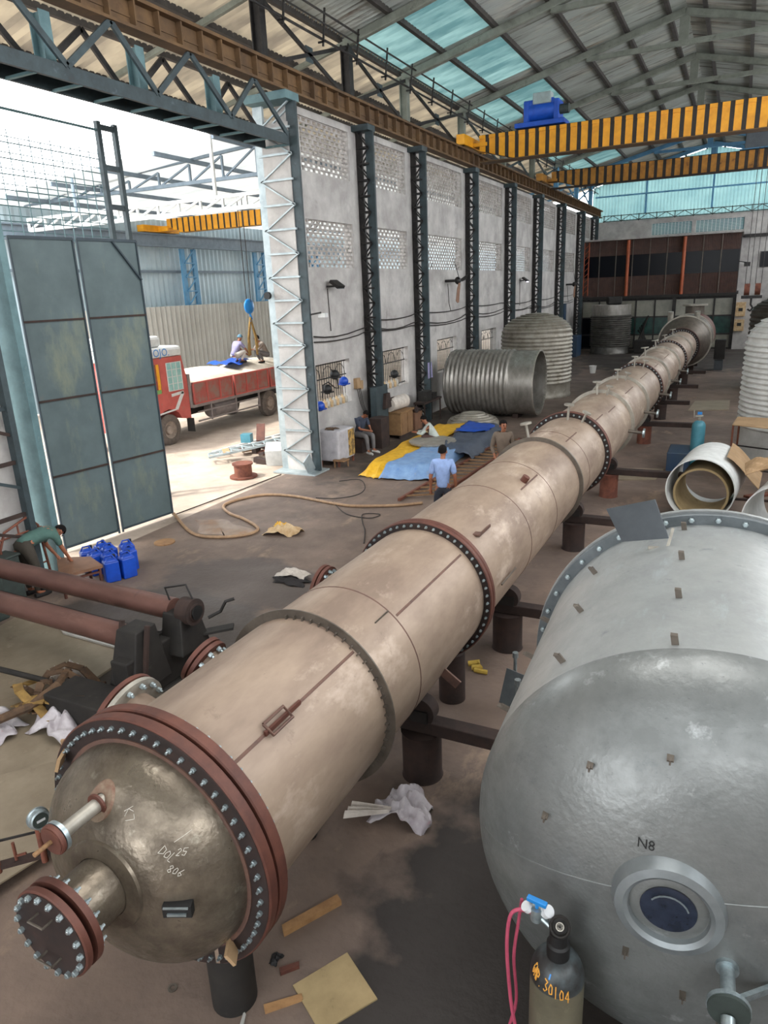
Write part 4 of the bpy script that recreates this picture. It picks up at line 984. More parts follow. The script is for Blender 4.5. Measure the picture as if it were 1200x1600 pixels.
b = MB(); b.box(-7.35, -6.7, 27.92, 28.35, 10.62, 10.98); b.build('control_box', 'boxgrey', t, bevel=.03)
b = MB(); b.cyl((-6.42, 28.2, 10.4), (-6.1, 28.2, 10.4), .16, n=16); b.build('motor', 'machinegreen', t)
b = MB(); b.cyl((-7.72, 28.1, 10.35), (-7.68, 28.1, 10.35), .07, n=12); b.build('end_light', 'truckred', t)
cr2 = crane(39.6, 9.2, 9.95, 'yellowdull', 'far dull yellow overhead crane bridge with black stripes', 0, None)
t = thing('hoist_trolley', (.6, 39.9, 10.0), 'dark hoist trolley on the far crane bridge with hanging ropes', 'hoist')
b = MB(); b.box(-.5, 1.7, 39.6, 40.3, 10.03, 10.75); b.build('housing', 'plategrey', t, bevel=.03)
b = MB(); b.box(-.7, 1.9, 39.55, 40.35, 10.0, 10.05); b.build('frame', 'rafterblue', t)
b = MB()
for x in (.12, .32, .55, .8): b.cyl((x, 39.3, 4.2), (x, 39.3, 10.0), .014, n=5)
for x in (.12, .32, .55, .8):
    b = MB(); b.cyl((x, 39.3, 4.1), (x, 39.3, 10.0), .014, n=5); b.build('rope', 'cable', t)
for x in (.22, .68):
    b = MB(); b.cyl((x - .12, 39.3, 3.85), (x + .12, 39.3, 3.85), .27, n=20); b.build('sheave_block', 'rust', t, smooth=True, ang=40)
b = MB(); b.bar((.0, 39.3, 3.5), (.9, 39.3, 3.5), .12, .14); b.build('crosshead', 'blackmetal', t)
b = MB(); b.tube([(.45, 39.3, 3.45), (.45, 39.3, 3.15), (.55, 39.3, 3.0), (.45, 39.3, 2.86), (.33, 39.3, 2.95)], .05, 8); b.build('hook', 'blackmetal', t, smooth=True)
# yard crane
t = thing('yard_crane', (-20, 29, 7.66), 'yellow striped crane bridge in the yard shed seen through the gate', 'crane')
b = MB(); n = 34
for k in range(n):
    xa = -25.6 + 12 * k / n; xb = xa + 12 / n; xm = xa + .72 * 12 / n
    z0 = 7.62 if k > 2 else 7.62 + .12 * (2 - k)
    b.box(xa, xm, 28.8, 29.3, z0, 8.27, 'yellow'); b.box(xm, xb, 28.8, 29.3, z0, 8.27, 'stripe')
b.build('girder', 'yellow', t)
b = MB(); b.box(-26.5, -26.1, 27.7, 30.2, 7.7, 8.0); b.build('end_carriage', 'yellow', t)
b = MB(); b.box(-26.1, -25.5, 28.7, 29.4, 7.72, 7.95); b.build('gusset_arm', 'yellow', t)
for x in (-16.9, -16.6):
    b = MB(); b.cyl((x, 27.5 - 3.2, 4.6), (x, 28.6, 7.7), .02, n=5); b.build('rope', 'cable', t)
t = thing('crane_hook', (-16.6, 22.6, 3.2), 'blue crane hook block hanging over the truck bed with an orange sling', 'hook')
b = MB()
for x in (-16.7, -16.5):
    b = MB(); b.cyl((x, 22.6, 4.3), (x, 22.6, 7.9), .015, n=5); b.build('rope', 'cable', t)
b = MB(); b.ball((-16.6, 22.6, 4.15), .1, .3, .28, 14); b.build('hook_block', 'handleblue', t, smooth=True)
b = MB(); b.tube([(-16.6, 22.6, 3.9), (-16.6, 22.7, 3.7), (-16.6, 22.55, 3.6)], .04, 8); b.build('hook_tip', 'handleblue', t, smooth=True)
for dx, dy in ((0, -.3), (0, .35), (.1, .1), (-.1, -.05)):
    b = MB(); b.tube([(-16.6, 22.6, 3.75), (-16.6 + dx, 22.6 + dy * .8, 3.0), (-16.6 + dx, 22.6 + dy, 2.35)], .035, 6); b.build('sling', 'strapyellow', t)
# ================================================================ GATE LEAVES, MESH, POSTS
A = Vector((-11.14, 8.62, 0)); B = Vector((-10.76, 11.15, 0)); dr = (B - A).normalized(); nr = Vector((dr.y, -dr.x, 0))
def leaf(s0, s1, lab, brace):
    a = A + dr * s0; c = A + dr * s1; t = thing('gate_leaf', (a + c) / 2, lab, 'gate', 'gate leaves')
    for k in range(4):
        z0 = .06 + k * 1.39; b = MB(); b.hexa([a + LZ * z0, c + LZ * z0, c + LZ * z0 - nr * .02, a + LZ * z0 - nr * .02, a + LZ * (z0 + 1.385), c + LZ * (z0 + 1.385), c + LZ * (z0 + 1.385) - nr * .02, a + LZ * (z0 + 1.385) - nr * .02])
        b.build('sheet_panel', 'gate', t)
        b = MB(); b.bar(a + LZ * (z0 + .005) + nr * .012, c + LZ * (z0 + .005) + nr * .012, .03, .035); b.build('rail', 'darkrust' if k else 'gateframe', t)
    for p in (a, c):
        b = MB(); b.bar(p + nr * .01, p + nr * .01 + LZ * 5.63, .03, .03); b.build('stile', 'gateframe', t)
    b = MB(); b.bar(a + LZ * 5.62, c + LZ * 5.62, .05, .05); b.build('rail', 'gateframe', t)
    if brace: b = MB(); b.bar(c - dr * .55 + LZ * 5.6 + nr * .03, c + LZ * 4.9 + nr * .03, .05, .03); b.build('corner_brace', 'gateframe', t)
    return t
L_ = (B - A).length
leaf(.0, L_ * .465, 'left leaf of the tall grey-green sheet gate, beside the teal column', False)
leaf(L_ * .5, L_, 'right leaf of the tall grey-green sheet gate, with corner brace', True)
b = MB()
for zz in [5.75 + i * .27 for i in range(7)]: 
    b.cyl((-12.3, 6.5, zz), (-12.3, 12.1, zz - .02), .012, n=5); b.cyl((-12.3, 6.5, zz + .1), (-12.3, 12.1, zz + .08), .009, n=5)
for k in range(24):
    yy = 6.6 + k * .235; b.cyl((-12.28, yy, .3), (-12.28, yy, 7.5 + .1 * math.sin(k * 3.3)), .01, n=5)
tag(b.build('bar_mesh', 'steelteal_light'), 'loose grid of thin reinforcing bars standing above and behind the gate leaves', 'mesh')
t = thing('ladder_post', (-12.2, 12.2, 0), 'narrow ladder-like lattice post rising behind the right gate leaf', 'post')
for y in (12.02, 12.48):
    b = MB(); b.bar((-12.2, y, 0), (-12.2, y, 8.05), .1, .09); b.build('upright', 'steelteal', t)
for k in range(11):
    b = MB(); b.bar((-12.2, 12.02, .35 + k * .76), (-12.2, 12.48, .35 + k * .76), .07, .1); b.build('rung', 'steelteal', t)
b = MB(); b.cyl((-12.3, 5, 7.95), (-12.2, 12.05, 7.88), .025, n=6); tag(b.build('stay_bar', 'steelteal_light'), 'thin horizontal bar meeting the top of the ladder-like post', 'bar')
# ================================================================ TRUCK
t = thing('truck', (-17.3, 20, 0), 'red and pink open-bed truck loaded with pale sand, parked in the yard', 'truck')
XS = -16.1; XF = -18.5
b = MB(); prof = [(15.3, .75), (15.3, 1.9), (15.55, 2.75), (18.0, 2.75), (18.15, 2.0), (18.15, .75), (17.9, .75)]
wy = 17.15
arch = [(wy + .62 * math.cos(a), .55 + .62 * math.sin(a)) for a in [PI * i / 8 for i in range(9)]]
poly = [(15.3, .7), (15.3, 1.9), (15.5, 2.78), (18.0, 2.78), (18.15, 2.0), (18.15, .7)] + [p for p in arch if p[1] > .68]
n = len(poly); b.add([(XS, y, z) for y, z in poly] + [(XF, y, z) for y, z in poly], [tuple(range(n)), tuple(reversed(range(n, 2 * n)))] + [(i, n + i, n + (i + 1) % n, (i + 1) % n) for i in range(n)])
cab = b.build('cab', 'truckred', t)
b = MB(); b.box(XF + .05, XS + .03, 15.3, 18.05, 2.78, 3.1); b.box(XF + .3, XS - .1, 15.6, 17.3, 3.1, 3.45); b.build('roof_visor', 'white', t, bevel=.1)
vs, fs = text_verts('JOJO.', .34); b = MB(); b.add([(XS + .035, 17.05 + v.x, 2.93 + v.y) for v in vs], fs); b.build('lettering', 'handleblue', t)
b = MB(); b.box(XS, XS + .01, 17.25, 17.92, 1.72, 2.6); w1 = b.build('side_window', 'screen', t)
b = MB()
for k in range(4): b.bar((XS + .02, 17.25 + .22 * k, 1.72), (XS + .02, 17.25 + .22 * k, 2.6), .02, .02)
for k in range(5): b.bar((XS + .02, 17.25, 1.72 + .22 * k), (XS + .02, 17.92, 1.72 + .22 * k), .02, .02)
b.build('window_bars', 'white', w1)
b = MB(); b.box(XS, XS + .012, 16.1, 16.95, 1.72, 2.6); w2 = b.build('side_window', 'truckpurple', t)
b = MB(); b.box(XS + .01, XS + .03, 16.1, 16.9, 1.7, 1.82); b.build('green_sill', 'greenpaint', w2)
b = MB(); b.box(XS, XS + .02, 16.8, 16.92, 1.75, 2.6); b.build('curtain', 'yellow', w2)
b = MB(); b.bar((XS + .01, 17.35, 1.58), (XS + .01, 17.9, 1.62), .02, .09); b.bar((XS + .01, 17.88, 1.62), (XS + .01, 17.5, 1.12), .02, .12); b.bar((XS + .01, 17.5, 1.12), (XS + .01, 16.2, 1.02), .02, .05); b.build('stripe', 'white', t)
b = MB(); b.box(XF, XS, 18.18, 18.3, 1.05, 2.15); b.build('headboard', 'truckgrey', t)
b = MB(); b.box(XF, XS, 18.3, 25.0, 1.02, 1.12); b.box(XF, XF + .06, 18.3, 25, 1.12, 1.85); b.box(XF, XS, 24.95, 25, 1.12, 1.85); b.build('bed', 'truckgrey', t)
for k in range(3):
    y0 = 18.32 + k * 2.22; b = MB(); b.box(XS - .05, XS, y0 + .05, y0 + 2.17, 1.12, 1.85); sb = b.build('side_board', 'truckpanel', t)
    b = MB()
    for j in range(4): b.box(XS, XS + .03, y0 + .05 + j * .69, y0 + .1 + j * .69, 1.12, 1.85)
    for z in (1.12, 1.8): b.box(XS, XS + .025, y0 + .05, y0 + 2.17, z, z + .05)
    b.build('rib', 'truckred', sb)
for y in (19.2, 20.6, 22.0):
    b = MB(); b.bar((XS, y, .5), (XS, y, 1.05), .04, .06); b.build('guard_hanger', 'truckgrey', t)
for z in (.55, .85):
    b = MB(); b.bar((XS, 18.5, z), (XS, 22.0, z), .04, .05); b.build('side_guard', 'truckgrey', t)
b = MB(); b.box(-17.7, -16.9, 15.5, 24.8, .65, 1.0); b.build('chassis', 'machinedark', t)
b = MB(); b.cyl((-16.5, 19.6, .75), (-16.5, 20.8, .75), .28, n=20); b.build('fuel_tank', 'truckgrey', t)
for y, xs in ((wy, (XS - .02, XF + .3)), (22.75, (XS - .02, XF + .55))):
    for x in xs:
        b = MB(); b.lathe([(.28, -.0), (.44, 0), (.5, -.04), (.5, -.24), (.44, -.28), (.2, -.28)], (x, y, .5), (1, 0, 0), 32); wh = b.build('wheel', 'tyre', t, smooth=True, ang=40)
        b = MB(); b.lathe([(.29, -.02), (.27, -.06), (.16, -.1), (.14, -.03), (.08, .0), (0, .0)], (x, y, .5), (1, 0, 0), 24); b.build('hub', 'hub', wh, smooth=True, ang=40)
b = MB(); b.bar((-16.02, 18.0, .3), (-16.02, 18.0, .75), .02, .3); b.build('mudflap', 'machinedark', t)
b = MB(); b.grid(lambda u, v: (XF + .1 + (XS - XF - .2) * u, 18.35 + 6.4 * v, 1.75 + .42 * math.sin(PI * u) ** .7 * (.35 + .65 * abs(math.sin(v * PI * 1.9)) ** .6)), 16, 50)
tag(b.build('sand_load', 'load', smooth=True), 'pale heaped sand filling the truck bed', 'sand', kind='stuff')
b = MB(); b.grid(lambda u, v: (-17.6 + .9 * u, 21.0 + 1.6 * v, 2.17 + .08 * math.sin(v * 9) + .03 * math.sin(u * 11)), 6, 10); tag(b.build('blue_sheet', 'blue', solid=.01), 'blue sheet lying on the sand between the two men', 'sheet')
# ================================================================ PEOPLE
def skin_obj(name, chains, m, parent, M, sub=1):
    idx = {}; vs = []; rs = []; ed = []
    for ch in chains:
        prev = None
        for p, r in ch:
            k = tuple(round(x, 4) for x in p)
            if k not in idx: idx[k] = len(vs); vs.append(M @ Vector(p)); rs.append(r)
            i = idx[k]
            if prev is not None and prev != i and (prev, i) not in ed and (i, prev) not in ed: ed.append((prev, i))
            prev = i
    base = wloc(parent)
    me = bpy.data.meshes.new(name); me.from_pydata([tuple(v - base) for v in vs], ed, [])
    me.materials.append(MATS[m])
    bm = bmesh.new(); bm.from_mesh(me); ly = bm.verts.layers.skin.verify()
    for i, v in enumerate(bm.verts):
        r = rs[i]; v[ly].radius = (r, r) if not isinstance(r, tuple) else r; v[ly].use_root = (i == 0)
    bm.to_mesh(me); bm.free()
    tmp = bpy.data.objects.new(name, me); COL.objects.link(tmp)
    s = tmp.modifiers.new('skin', 'SKIN'); s.use_smooth_shade = True
    b = tmp.modifiers.new('sub', 'SUBSURF'); b.levels = sub; b.render_levels = sub
    dg = bpy.context.evaluated_depsgraph_get(); dg.update()
    m2 = bpy.data.meshes.new_from_object(tmp.evaluated_get(dg)); bpy.data.objects.remove(tmp)
    if not m2.materials: m2.materials.append(MATS[m])
    o = bpy.data.objects.new(name, m2); COL.objects.link(o); o.parent = parent
    return o
def lerp(a, b, t): return tuple(a[i] + (b[i] - a[i]) * t for i in range(3))
def person(loc, fwd, pose, lab, shirt, trouser, shoe='shoeblack', sleeve='short', hat=None, s=1.0):
    t = thing('person', loc, lab, 'person')
    f = Vector((fwd[0], fwd[1], 0)).normalized(); rt = Vector((f.y, -f.x, 0))
    M = Matrix(((rt.x, f.x, 0, loc[0]), (rt.y, f.y, 0, loc[1]), (0, 0, 1, loc[2]), (0, 0, 0, 1))) @ Matrix.Scale(s, 4)
    J = pose; pel, che, nb, hd_, hu = J['pelvis'], J['chest'], J['neck'], J['head'], Vector(J.get('hup', (0, .02, 1))).normalized()
    face = Vector(J.get('face', (0, 1, 0))).normalized()
    hdv = Vector(hd_); crown = tuple(hdv + hu * .085); chin = tuple(hdv - hu * .07 + face * .03); brow = tuple(hdv + face * .012)
    ch = [[(pel, .10), (lerp(pel, che, .5), .095), (che, .11), (nb, .06), (lerp(nb, chin, .5), .052), (chin, .055), (brow, .082), (crown, .05)]]
    hands = []
    for sgn, S in ((-1, 'L'), (1, 'R')):
        sh = J['sh' + S]; el = J['el' + S]; wr = J['wr' + S]
        hv = (Vector(wr) - Vector(el)).normalized(); hv2 = Vector(J.get('hand' + S, hv)).normalized()
        palm = Vector(wr) + hv2 * .05; kn = Vector(wr) + hv2 * .085
        ch.append([(che, .11), (sh, .058), (lerp(sh, el, .5), .046), (el, .038), (lerp(el, wr, .4), .036), (wr, .025), (tuple(palm), .03), (tuple(kn), .026)])
        side = hv2.cross(face); side = side.normalized() if side.length > .1 else Vector((1, 0, 0)); bend = hv2.cross(side).normalized()
        for q, ln in ((-.026, .062), (-.009, .075), (.009, .07), (.026, .055)):
            a = kn + side * q; b1 = a + hv2 * ln * .5 + side * q * .2; c1 = b1 + (hv2 * .8 + bend * .5 * (1 if bend.dot(face) > 0 else -1)).normalized() * ln * .5
            ch.append([(tuple(kn), .026), (tuple(b1), .0095), (tuple(c1), .0085)])
        th = palm + side * .035 * sgn - hv2 * .01; ch.append([(tuple(palm), .03), (tuple(th), .012), (tuple(th + hv2 * .035 + side * .012 * sgn), .0095)])
        hp = J['hp' + S]; kn_ = J['kn' + S]; an = J['an' + S]; to = J['to' + S]
        ch.append([(pel, .09), (hp, .075), (lerp(hp, kn_, .5), .06), (kn_, .05), (lerp(kn_, an, .35), .052), (an, .036), (to, .03)])
    body = skin_obj('body', ch, 'skin', t, M)
    sl = .55 if sleeve == 'short' else .0
    chs = [[(lerp(pel, che, -.12), .125), (pel, .135), (lerp(pel, che, .5), .135), (che, .145), (nb, .075)]]
    for S in 'LR':
        sh = J['sh' + S]; el = J['el' + S]; wr = J['wr' + S]
        arm = [(che, .145), (sh, .078), (lerp(sh, el, .5), .064)]
        arm += [(lerp(sh, el, .85), .062)] if sleeve == 'short' else [(el, .052), (lerp(el, wr, .85), .042)]
        chs.append(arm)
    skin_obj('shirt', chs, shirt, t, M)
    cht = []
    for S in 'LR':
        hp = J['hp' + S]; kn_ = J['kn' + S]; an = J['an' + S]
        cht.append([(lerp(pel, che, .1), .115), (pel, .132), (hp, .115), (lerp(hp, kn_, .5), .098), (kn_, .078), (lerp(kn_, an, .5), .06), (lerp(kn_, an, .95), .055)])
    skin_obj('trousers', cht, trouser, t, M)
    for S in 'LR':
        an = Vector(J['an' + S]); to = Vector(J['to' + S]); d = (to - an); d.z = 0; d.normalize()
        b = MB(); a = an - d * .05; a.z = an.z - .045; e = to + d * .06; e.z = to.z - .01
        b.tube([M @ (a), M @ (a + (e - a) * .35), M @ (a + (e - a) * .75), M @ e], [.04, .045, .045, .028], 10); b.build('shoe', shoe, t, smooth=True)
    # hair / cap, eyes, brows, mouth, ears
    b = MB(); n = 16; vs = []; u_ = face.cross(hu).normalized(); fz = hu.cross(u_).normalized() * (1 if hu.cross(u_).dot(face) > 0 else -1)
    rows = 8
    for j in range(rows + 1):
        for i in range(n):
            a = 2 * PI * i / n; fr = math.sin(a)   # +1 = face
            mx = (1.15 if fr > .3 else 1.75 + .35 * max(0, -fr)); th_a = mx * j / rows
            rr = .098 if hat is None else .106
            p = hdv + hu * .022 + (hu * math.cos(th_a) * 1.08 + (u_ * math.cos(a) * .86 + fz * math.sin(a)) * math.sin(th_a)) * rr
            vs.append(M @ p)
    b.add(vs, [(j * n + i, (j + 1) * n + i, (j + 1) * n + (i + 1) % n, j * n + (i + 1) % n) for j in range(rows) for i in range(n)])
    b.build('hair' if hat is None else 'cap', hat or 'hair', t, smooth=True)
    b = MB()
    for sg in (-1, 1):
        for dz, rx, rz in ((.005, .013, .006), (.024, .018, .005)):
            c = hdv + fz * .092 + u_ * .032 * sg + hu * dz; b.ball(M @ c, rx, rx, rz, 8)
        
    c = hdv + fz * .086 - hu * .05; b.ball(M @ c, .022, .012, .006, 8)
    b.build('eyes_and_mouth', 'hair', t, smooth=True)
    b = MB(); c = hdv + fz * .098 - hu * .018; b.ball(M @ c, .014, .016, .022, 8)
    b.build('nose', 'skin', t, smooth=True)
    for sg in (-1, 1):
        b = MB(); b.ball(M @ (hdv + u_ * .082 * sg - fz * .005 - hu * .01), .012, .02, .03, 8); b.build('ear', 'skin', t, smooth=True)
    return t
def stand(armL=None, armR=None, hface=(0, 1, 0)):
    return dict(pelvis=(0, 0, .93), chest=(0, .0, 1.25), neck=(0, .0, 1.43), head=(0, .03, 1.585), face=hface,
        shL=(-.17, 0, 1.38), shR=(.17, 0, 1.38), elL=(-.23, -.03, 1.1), elR=(.23, -.03, 1.1), wrL=(-.24, .05, .86), wrR=(.24, .05, .86),
        hpL=(-.09, 0, .88), hpR=(.09, 0, .88), knL=(-.11, .02, .48), knR=(.11, .02, .48), anL=(-.12, -.02, .09), anR=(.12, -.02, .09), toL=(-.14, .12, .04), toR=(.14, .12, .04))
person((-4.75, 12.05, 0), (-.3, 1), stand(hface=(.25, 1, -.1)), 'man standing in light blue shirt and dark trousers, seen from behind beyond the column', 'shirtblue', 'trouserdark')
p = stand(hface=(-.35, 1, -.25)); p['elR'] = (.24, -.02, 1.1); p['wrR'] = (.2, .16, .95)
person((-4.42, 14.85, 0), (.45, -1), p, 'man standing in brown shirt facing the camera behind the column', 'shirtbrown', 'trouserdark', sleeve='long')
sq = dict(pelvis=(0, -.1, .3), chest=(0, .08, .58), neck=(0, .16, .74), head=(0, .24, .87), face=(0, .7, -.7), hup=(0, .6, .8),
    shL=(-.17, .12, .69), shR=(.17, .12, .69), elL=(-.2, .3, .48), elR=(.2, .3, .48), wrL=(-.07, .48, .5), wrR=(.07, .48, .5),
    hpL=(-.1, -.08, .28), hpR=(.1, -.08, .28), knL=(-.16, .3, .42), knR=(.16, .3, .42), anL=(-.13, .12, .09), anR=(.13, .12, .09), toL=(-.15, .27, .04), toR=(.15, .27, .04))
person((-7.75, 18.9, 0), (-1, -.35), sq, 'man in white shirt squatting beside the yellow tarpaulin, looking at his hands', 'shirtwhite', 'trouserbrown', sleeve='long')
si = dict(pelvis=(0, -.1, .55), chest=(0, .05, .88), neck=(0, .14, 1.04), head=(0, .24, 1.14), face=(0, .5, -.85), hup=(0, .75, .65),
    shL=(-.18, .06, .98), shR=(.18, .06, .98), elL=(-.2, .16, .72), elR=(.2, .16, .72), wrL=(-.06, .36, .68), wrR=(.06, .36, .68),
    hpL=(-.1, -.08, .53), hpR=(.1, -.08, .53), knL=(-.13, .36, .52), knR=(.13, .36, .52), anL=(-.13, .38, .09), anR=(.13, .42, .09), toL=(-.15, .53, .04), toR=(.15, .57, .04))
person((-9.62, 17.95, 0), (.85, -.3), si, 'man in dark blue shirt and white shoes sitting by the wrapped cabinet, head bowed', 'shirtnavy', 'trousergrey', 'shoewhite')
b = MB(); b.box(-9.95, -9.5, 17.75, 18.15, 0, .42); tag(b.build('stool', 'darkrust'), 'low dark box stool under the man in the dark blue shirt', 'stool')
be = dict(pelvis=(0, -.1, .9), chest=(0, .24, 1.02), neck=(0, .42, .99), head=(0, .54, .93), face=(0, .2, -1), hup=(0, 1, .1),
    shL=(-.17, .34, .97), shR=(.17, .34, .97), elL=(-.2, .4, .7), elR=(.2, .42, .7), wrL=(-.15, .5, .5), wrR=(.17, .52, .5),
    hpL=(-.09, -.1, .86), hpR=(.09, -.1, .86), knL=(-.12, -.03, .47), knR=(.12, -.03, .47), anL=(-.12, -.08, .09), anR=(.12, -.08, .09), toL=(-.13, .07, .04), toR=(.13, .07, .04))
person((-9.85, 6.98, 0), (.1, 1), be, 'man in teal shirt bending over beside the low table and the wheeled rack', 'shirtteal', 'trouserolive')
sq2 = dict(sq); sq2['elL'] = (-.2, .32, .5); sq2['wrR'] = (.1, .5, .3); sq2['wrL'] = (-.05, .5, .3)
person((-16.9, 21.9, 2.12), (.25, 1), sq2, 'man in pale purple shirt and blue cap crouching on the truck load', 'shirtpurple', 'trouserwhite', hat='capblue', s=1.05)
sq3 = dict(sq); sq3['face'] = (0, 1, .1); sq3['hup'] = (0, 0, 1)
person((-16.6, 23.3, 2.0), (-.6, -1), sq3, 'man in grey-brown shirt crouching at the rear of the truck load under the orange sling', 'shirtgrey', 'trousergrey', sleeve='long', s=1.08)
# ================================================================ PLATE ROLLING MACHINE
t = thing('rolling_machine', (-7.5, 5.5, 0), 'plate rolling machine with two long brown rollers and dark end frame', 'rolling machine')
b = MB(); b.cyl((-10.0, 5.95, .98), (-5.72, 5.75, .98), .135, n=36); b.build('roller', 'roller', t, smooth=True, ang=40)
b = MB(); b.cyl((-10.0, 5.4, .84), (-5.92, 5.2, .84), .135, n=36); b.build('roller', 'roller', t, smooth=True, ang=40)
b = MB(); b.cyl((-10.0, 5.75, .62), (-5.8, 5.55, .62), .12, n=36); b.build('roller', 'machinedark', t, smooth=True, ang=40)
b = MB(); b.box(-5.95, -5.6, 4.75, 6.2, 0, .16); b.box(-5.9, -5.65, 4.85, 5.95, .16, .72); b.build('end_frame', 'machinedark', t, bevel=.02)
b = MB(); b.hexa([(-6.0, 4.85, .3), (-5.6, 4.85, .3), (-5.6, 5.45, .3), (-6.0, 5.45, .3), (-5.95, 5.05, 1.0), (-5.65, 5.05, 1.0), (-5.65, 5.35, 1.0), (-5.95, 5.35, 1.0)]); b.build('bearing_block', 'machinedark', t, bevel=.015)
b = MB(); b.box(-6.5, -5.6, 4.4, 4.85, 0, .42); b.build('gear_case', 'machinedark', t, bevel=.02)
for x in (-5.98, -5.6):
    b = MB(); b.bar((x, 5.02, .4), (x, 5.18, 1.05), .04, .05); b.build('guide_rail', 'darkrust', t)
b = MB(); b.hexa([(-5.8, 5.5, .5), (-5.45, 5.5, .5), (-5.45, 6.0, .5), (-5.8, 6.0, .5), (-5.78, 5.6, 1.0), (-5.5, 5.6, 1.0), (-5.5, 5.9, 1.0), (-5.78, 5.9, 1.0)]); b.build('bearing_block', 'machinedark', t, bevel=.02)
b = MB(); b.lathe([(.0, 0), (.1, 0), (.1, .02), (.16, .02), (.16, .2), (0, .2)], (-5.38, 5.74, 1.0), (-1, .03, 0), 32); b.build('bearing_ring', 'darkrust', t, smooth=True, ang=40)
b = MB(); b.cyl((-5.375, 5.74, 1.0), (-5.36, 5.74, 1.0), .085, n=24); b.build('bearing_bore', 'black', t)
b = MB(); b.tube([(-5.75, 5.72, 1.1), (-5.78, 5.7, 1.27), (-5.5, 5.75, 1.33), (-5.42, 5.76, 1.12)], .013, 6); b.build('lifting_handle', 'blackmetal', t)
b = MB(); b.tube([(-5.45, 6.0, .8), (-5.35, 6.12, .85), (-5.28, 6.15, .98), (-5.2, 6.22, 1.0)], .02, 6); b.bar((-5.5, 5.95, .62), (-5.2, 6.15, .66), .14, .03); b.build('lever', 'machinedark', t)
b = MB(); b.box(-5.6, -5.3, 6.0, 6.2, 0, .3); b.build('foot', 'machinedark', t)
b = MB(); b.box(-10.1, -9.5, 4.9, 6.2, 0, 1.15); b.build('drive_housing', 'machinegreen', t, bevel=.03)
b = MB(); b.cyl((-9.6, 4.6, .35), (-6.3, 4.75, .32), .035, n=10); b.cyl((-6.62, 4.74, .32), (-6.5, 4.745, .32), .085, n=16); b.build('drive_shaft', 'machinedark', t, smooth=True, ang=40)
b = MB(); b.box(-10.05, -9.75, 6.3, 6.7, .0, .8); b.box(-10.08, -9.72, 6.28, 6.72, .8, .84); tag(b.build('motor_cabinet', 'machinegreen', bevel=.02), 'small green machine cabinet at the left edge behind the rollers', 'cabinet')
# sheets on floor
def slab(pts, z0, z1, m, name, lab, cat, bevel=0, z0s=None):
    b = MB(); n = len(pts); zz = z0s or [0] * n
    b.add([(p[0], p[1], z0 + q) for p, q in zip(pts, zz)] + [(p[0], p[1], z1 + q) for p, q in zip(pts, zz)], [tuple(reversed(range(n))), tuple(range(n, 2 * n))] + [(i, (i + 1) % n, n + (i + 1) % n, n + i) for i in range(n)])
    return tag(b.build(name, m), lab, cat)
slab([(-9.0, 4.0), (-6.75, 4.05), (-6.85, 6.2), (-9.4, 6.2)], .0, .03, 'sheetmetal', 'steel_sheet', 'large dull steel sheet on the floor under the rolling machine', 'sheet')
slab([(-8.6, 2.2), (-6.2, 2.2), (-5.15, 4.5), (-6.4, 5.0)], .035, .05, 'sheetmetal', 'steel_sheet', 'tan steel sheet on the floor left of the near dished head', 'sheet')
slab([(-8.2, 1.2), (-5.2, 1.0), (-4.55, 4.0), (-5.35, 4.3)], .12, .135, 'sheetmetal', 'steel_sheet', 'topmost tan steel sheet, nearest the camera at the left edge', 'sheet')
slab([(-6.55, 2.6), (-6.35, 2.55), (-5.15, 4.35), (-5.3, 4.42)], .07, .11, 'sheetbright', 'steel_strip', 'bright pale steel strip lying between the tan sheets', 'strip')
slab([(-8.49, 6.2), (-7.08, 6.28), (-6.9, 6.0), (-8.19, 6.05)], .035, .06, 'sheetbright', 'steel_strip', 'white strip visible under the front roller of the rolling machine', 'strip')
# straps and rags
t = thing('strap_heap', (-6.7, 4.55, .05), 'heap of brown lifting straps with clear plastic on the steel sheet', 'straps')
rnd = random.Random(11)
for k in range(9):
    a0 = rnd.uniform(0, 6.28); r1 = rnd.uniform(.2, .55); cx = -6.7 + rnd.uniform(-.25, .3); cy = 4.6 + rnd.uniform(-.2, .25)
    pts = [(cx + r1 * math.cos(a0 + q * .5) * (1 - q * .04), cy + r1 * .7 * math.sin(a0 + q * .5), .1 + .22 * abs(math.sin(q * .7 + k)) + .012 * k) for q in range(rnd.randint(5, 10))]
    b = MB()
    for i in range(len(pts) - 1): b.bar(pts[i], pts[i + 1], .1, .018)
    b.build('strap', 'strapbrown' if k % 3 else 'strapyellow', t)
b = MB(); b.tube([(-7.1, 3.6, .15), (-6.9, 3.95, .2), (-6.6, 4.3, .3), (-6.5, 4.6, .42), (-6.75, 4.95, .35)], .05, 8); b.build('strap', 'strapbrown', t, smooth=True)
b = MB(); b.grid(crump(-6.25, 4.45, .06, .3, .28, .26, 5), 28, 24); b.build('plastic_wrap', 'plasticbag', t, solid=.004, smooth=True)
b = MB(); b.grid(crump(-6.95, 5.1, .06, .28, .2, .3, 8), 14, 12); b.build('plastic_wrap', 'clothwhite', t, solid=.004)
b = MB(); b.grid(crump(-7.05, 4.1, .06, .4, .2, .16, 9), 24, 20); b.build('plastic_wrap', 'plasticbag', t, solid=.004, smooth=True)
slab([(-6.0, 4.15), (-5.6, 4.35), (-5.64, 4.41), (-6.04, 4.21)], .06, .12, 'brownpaper', 'wood_batten', 'short tan batten between the strap heap and the near red flange', 'batten')
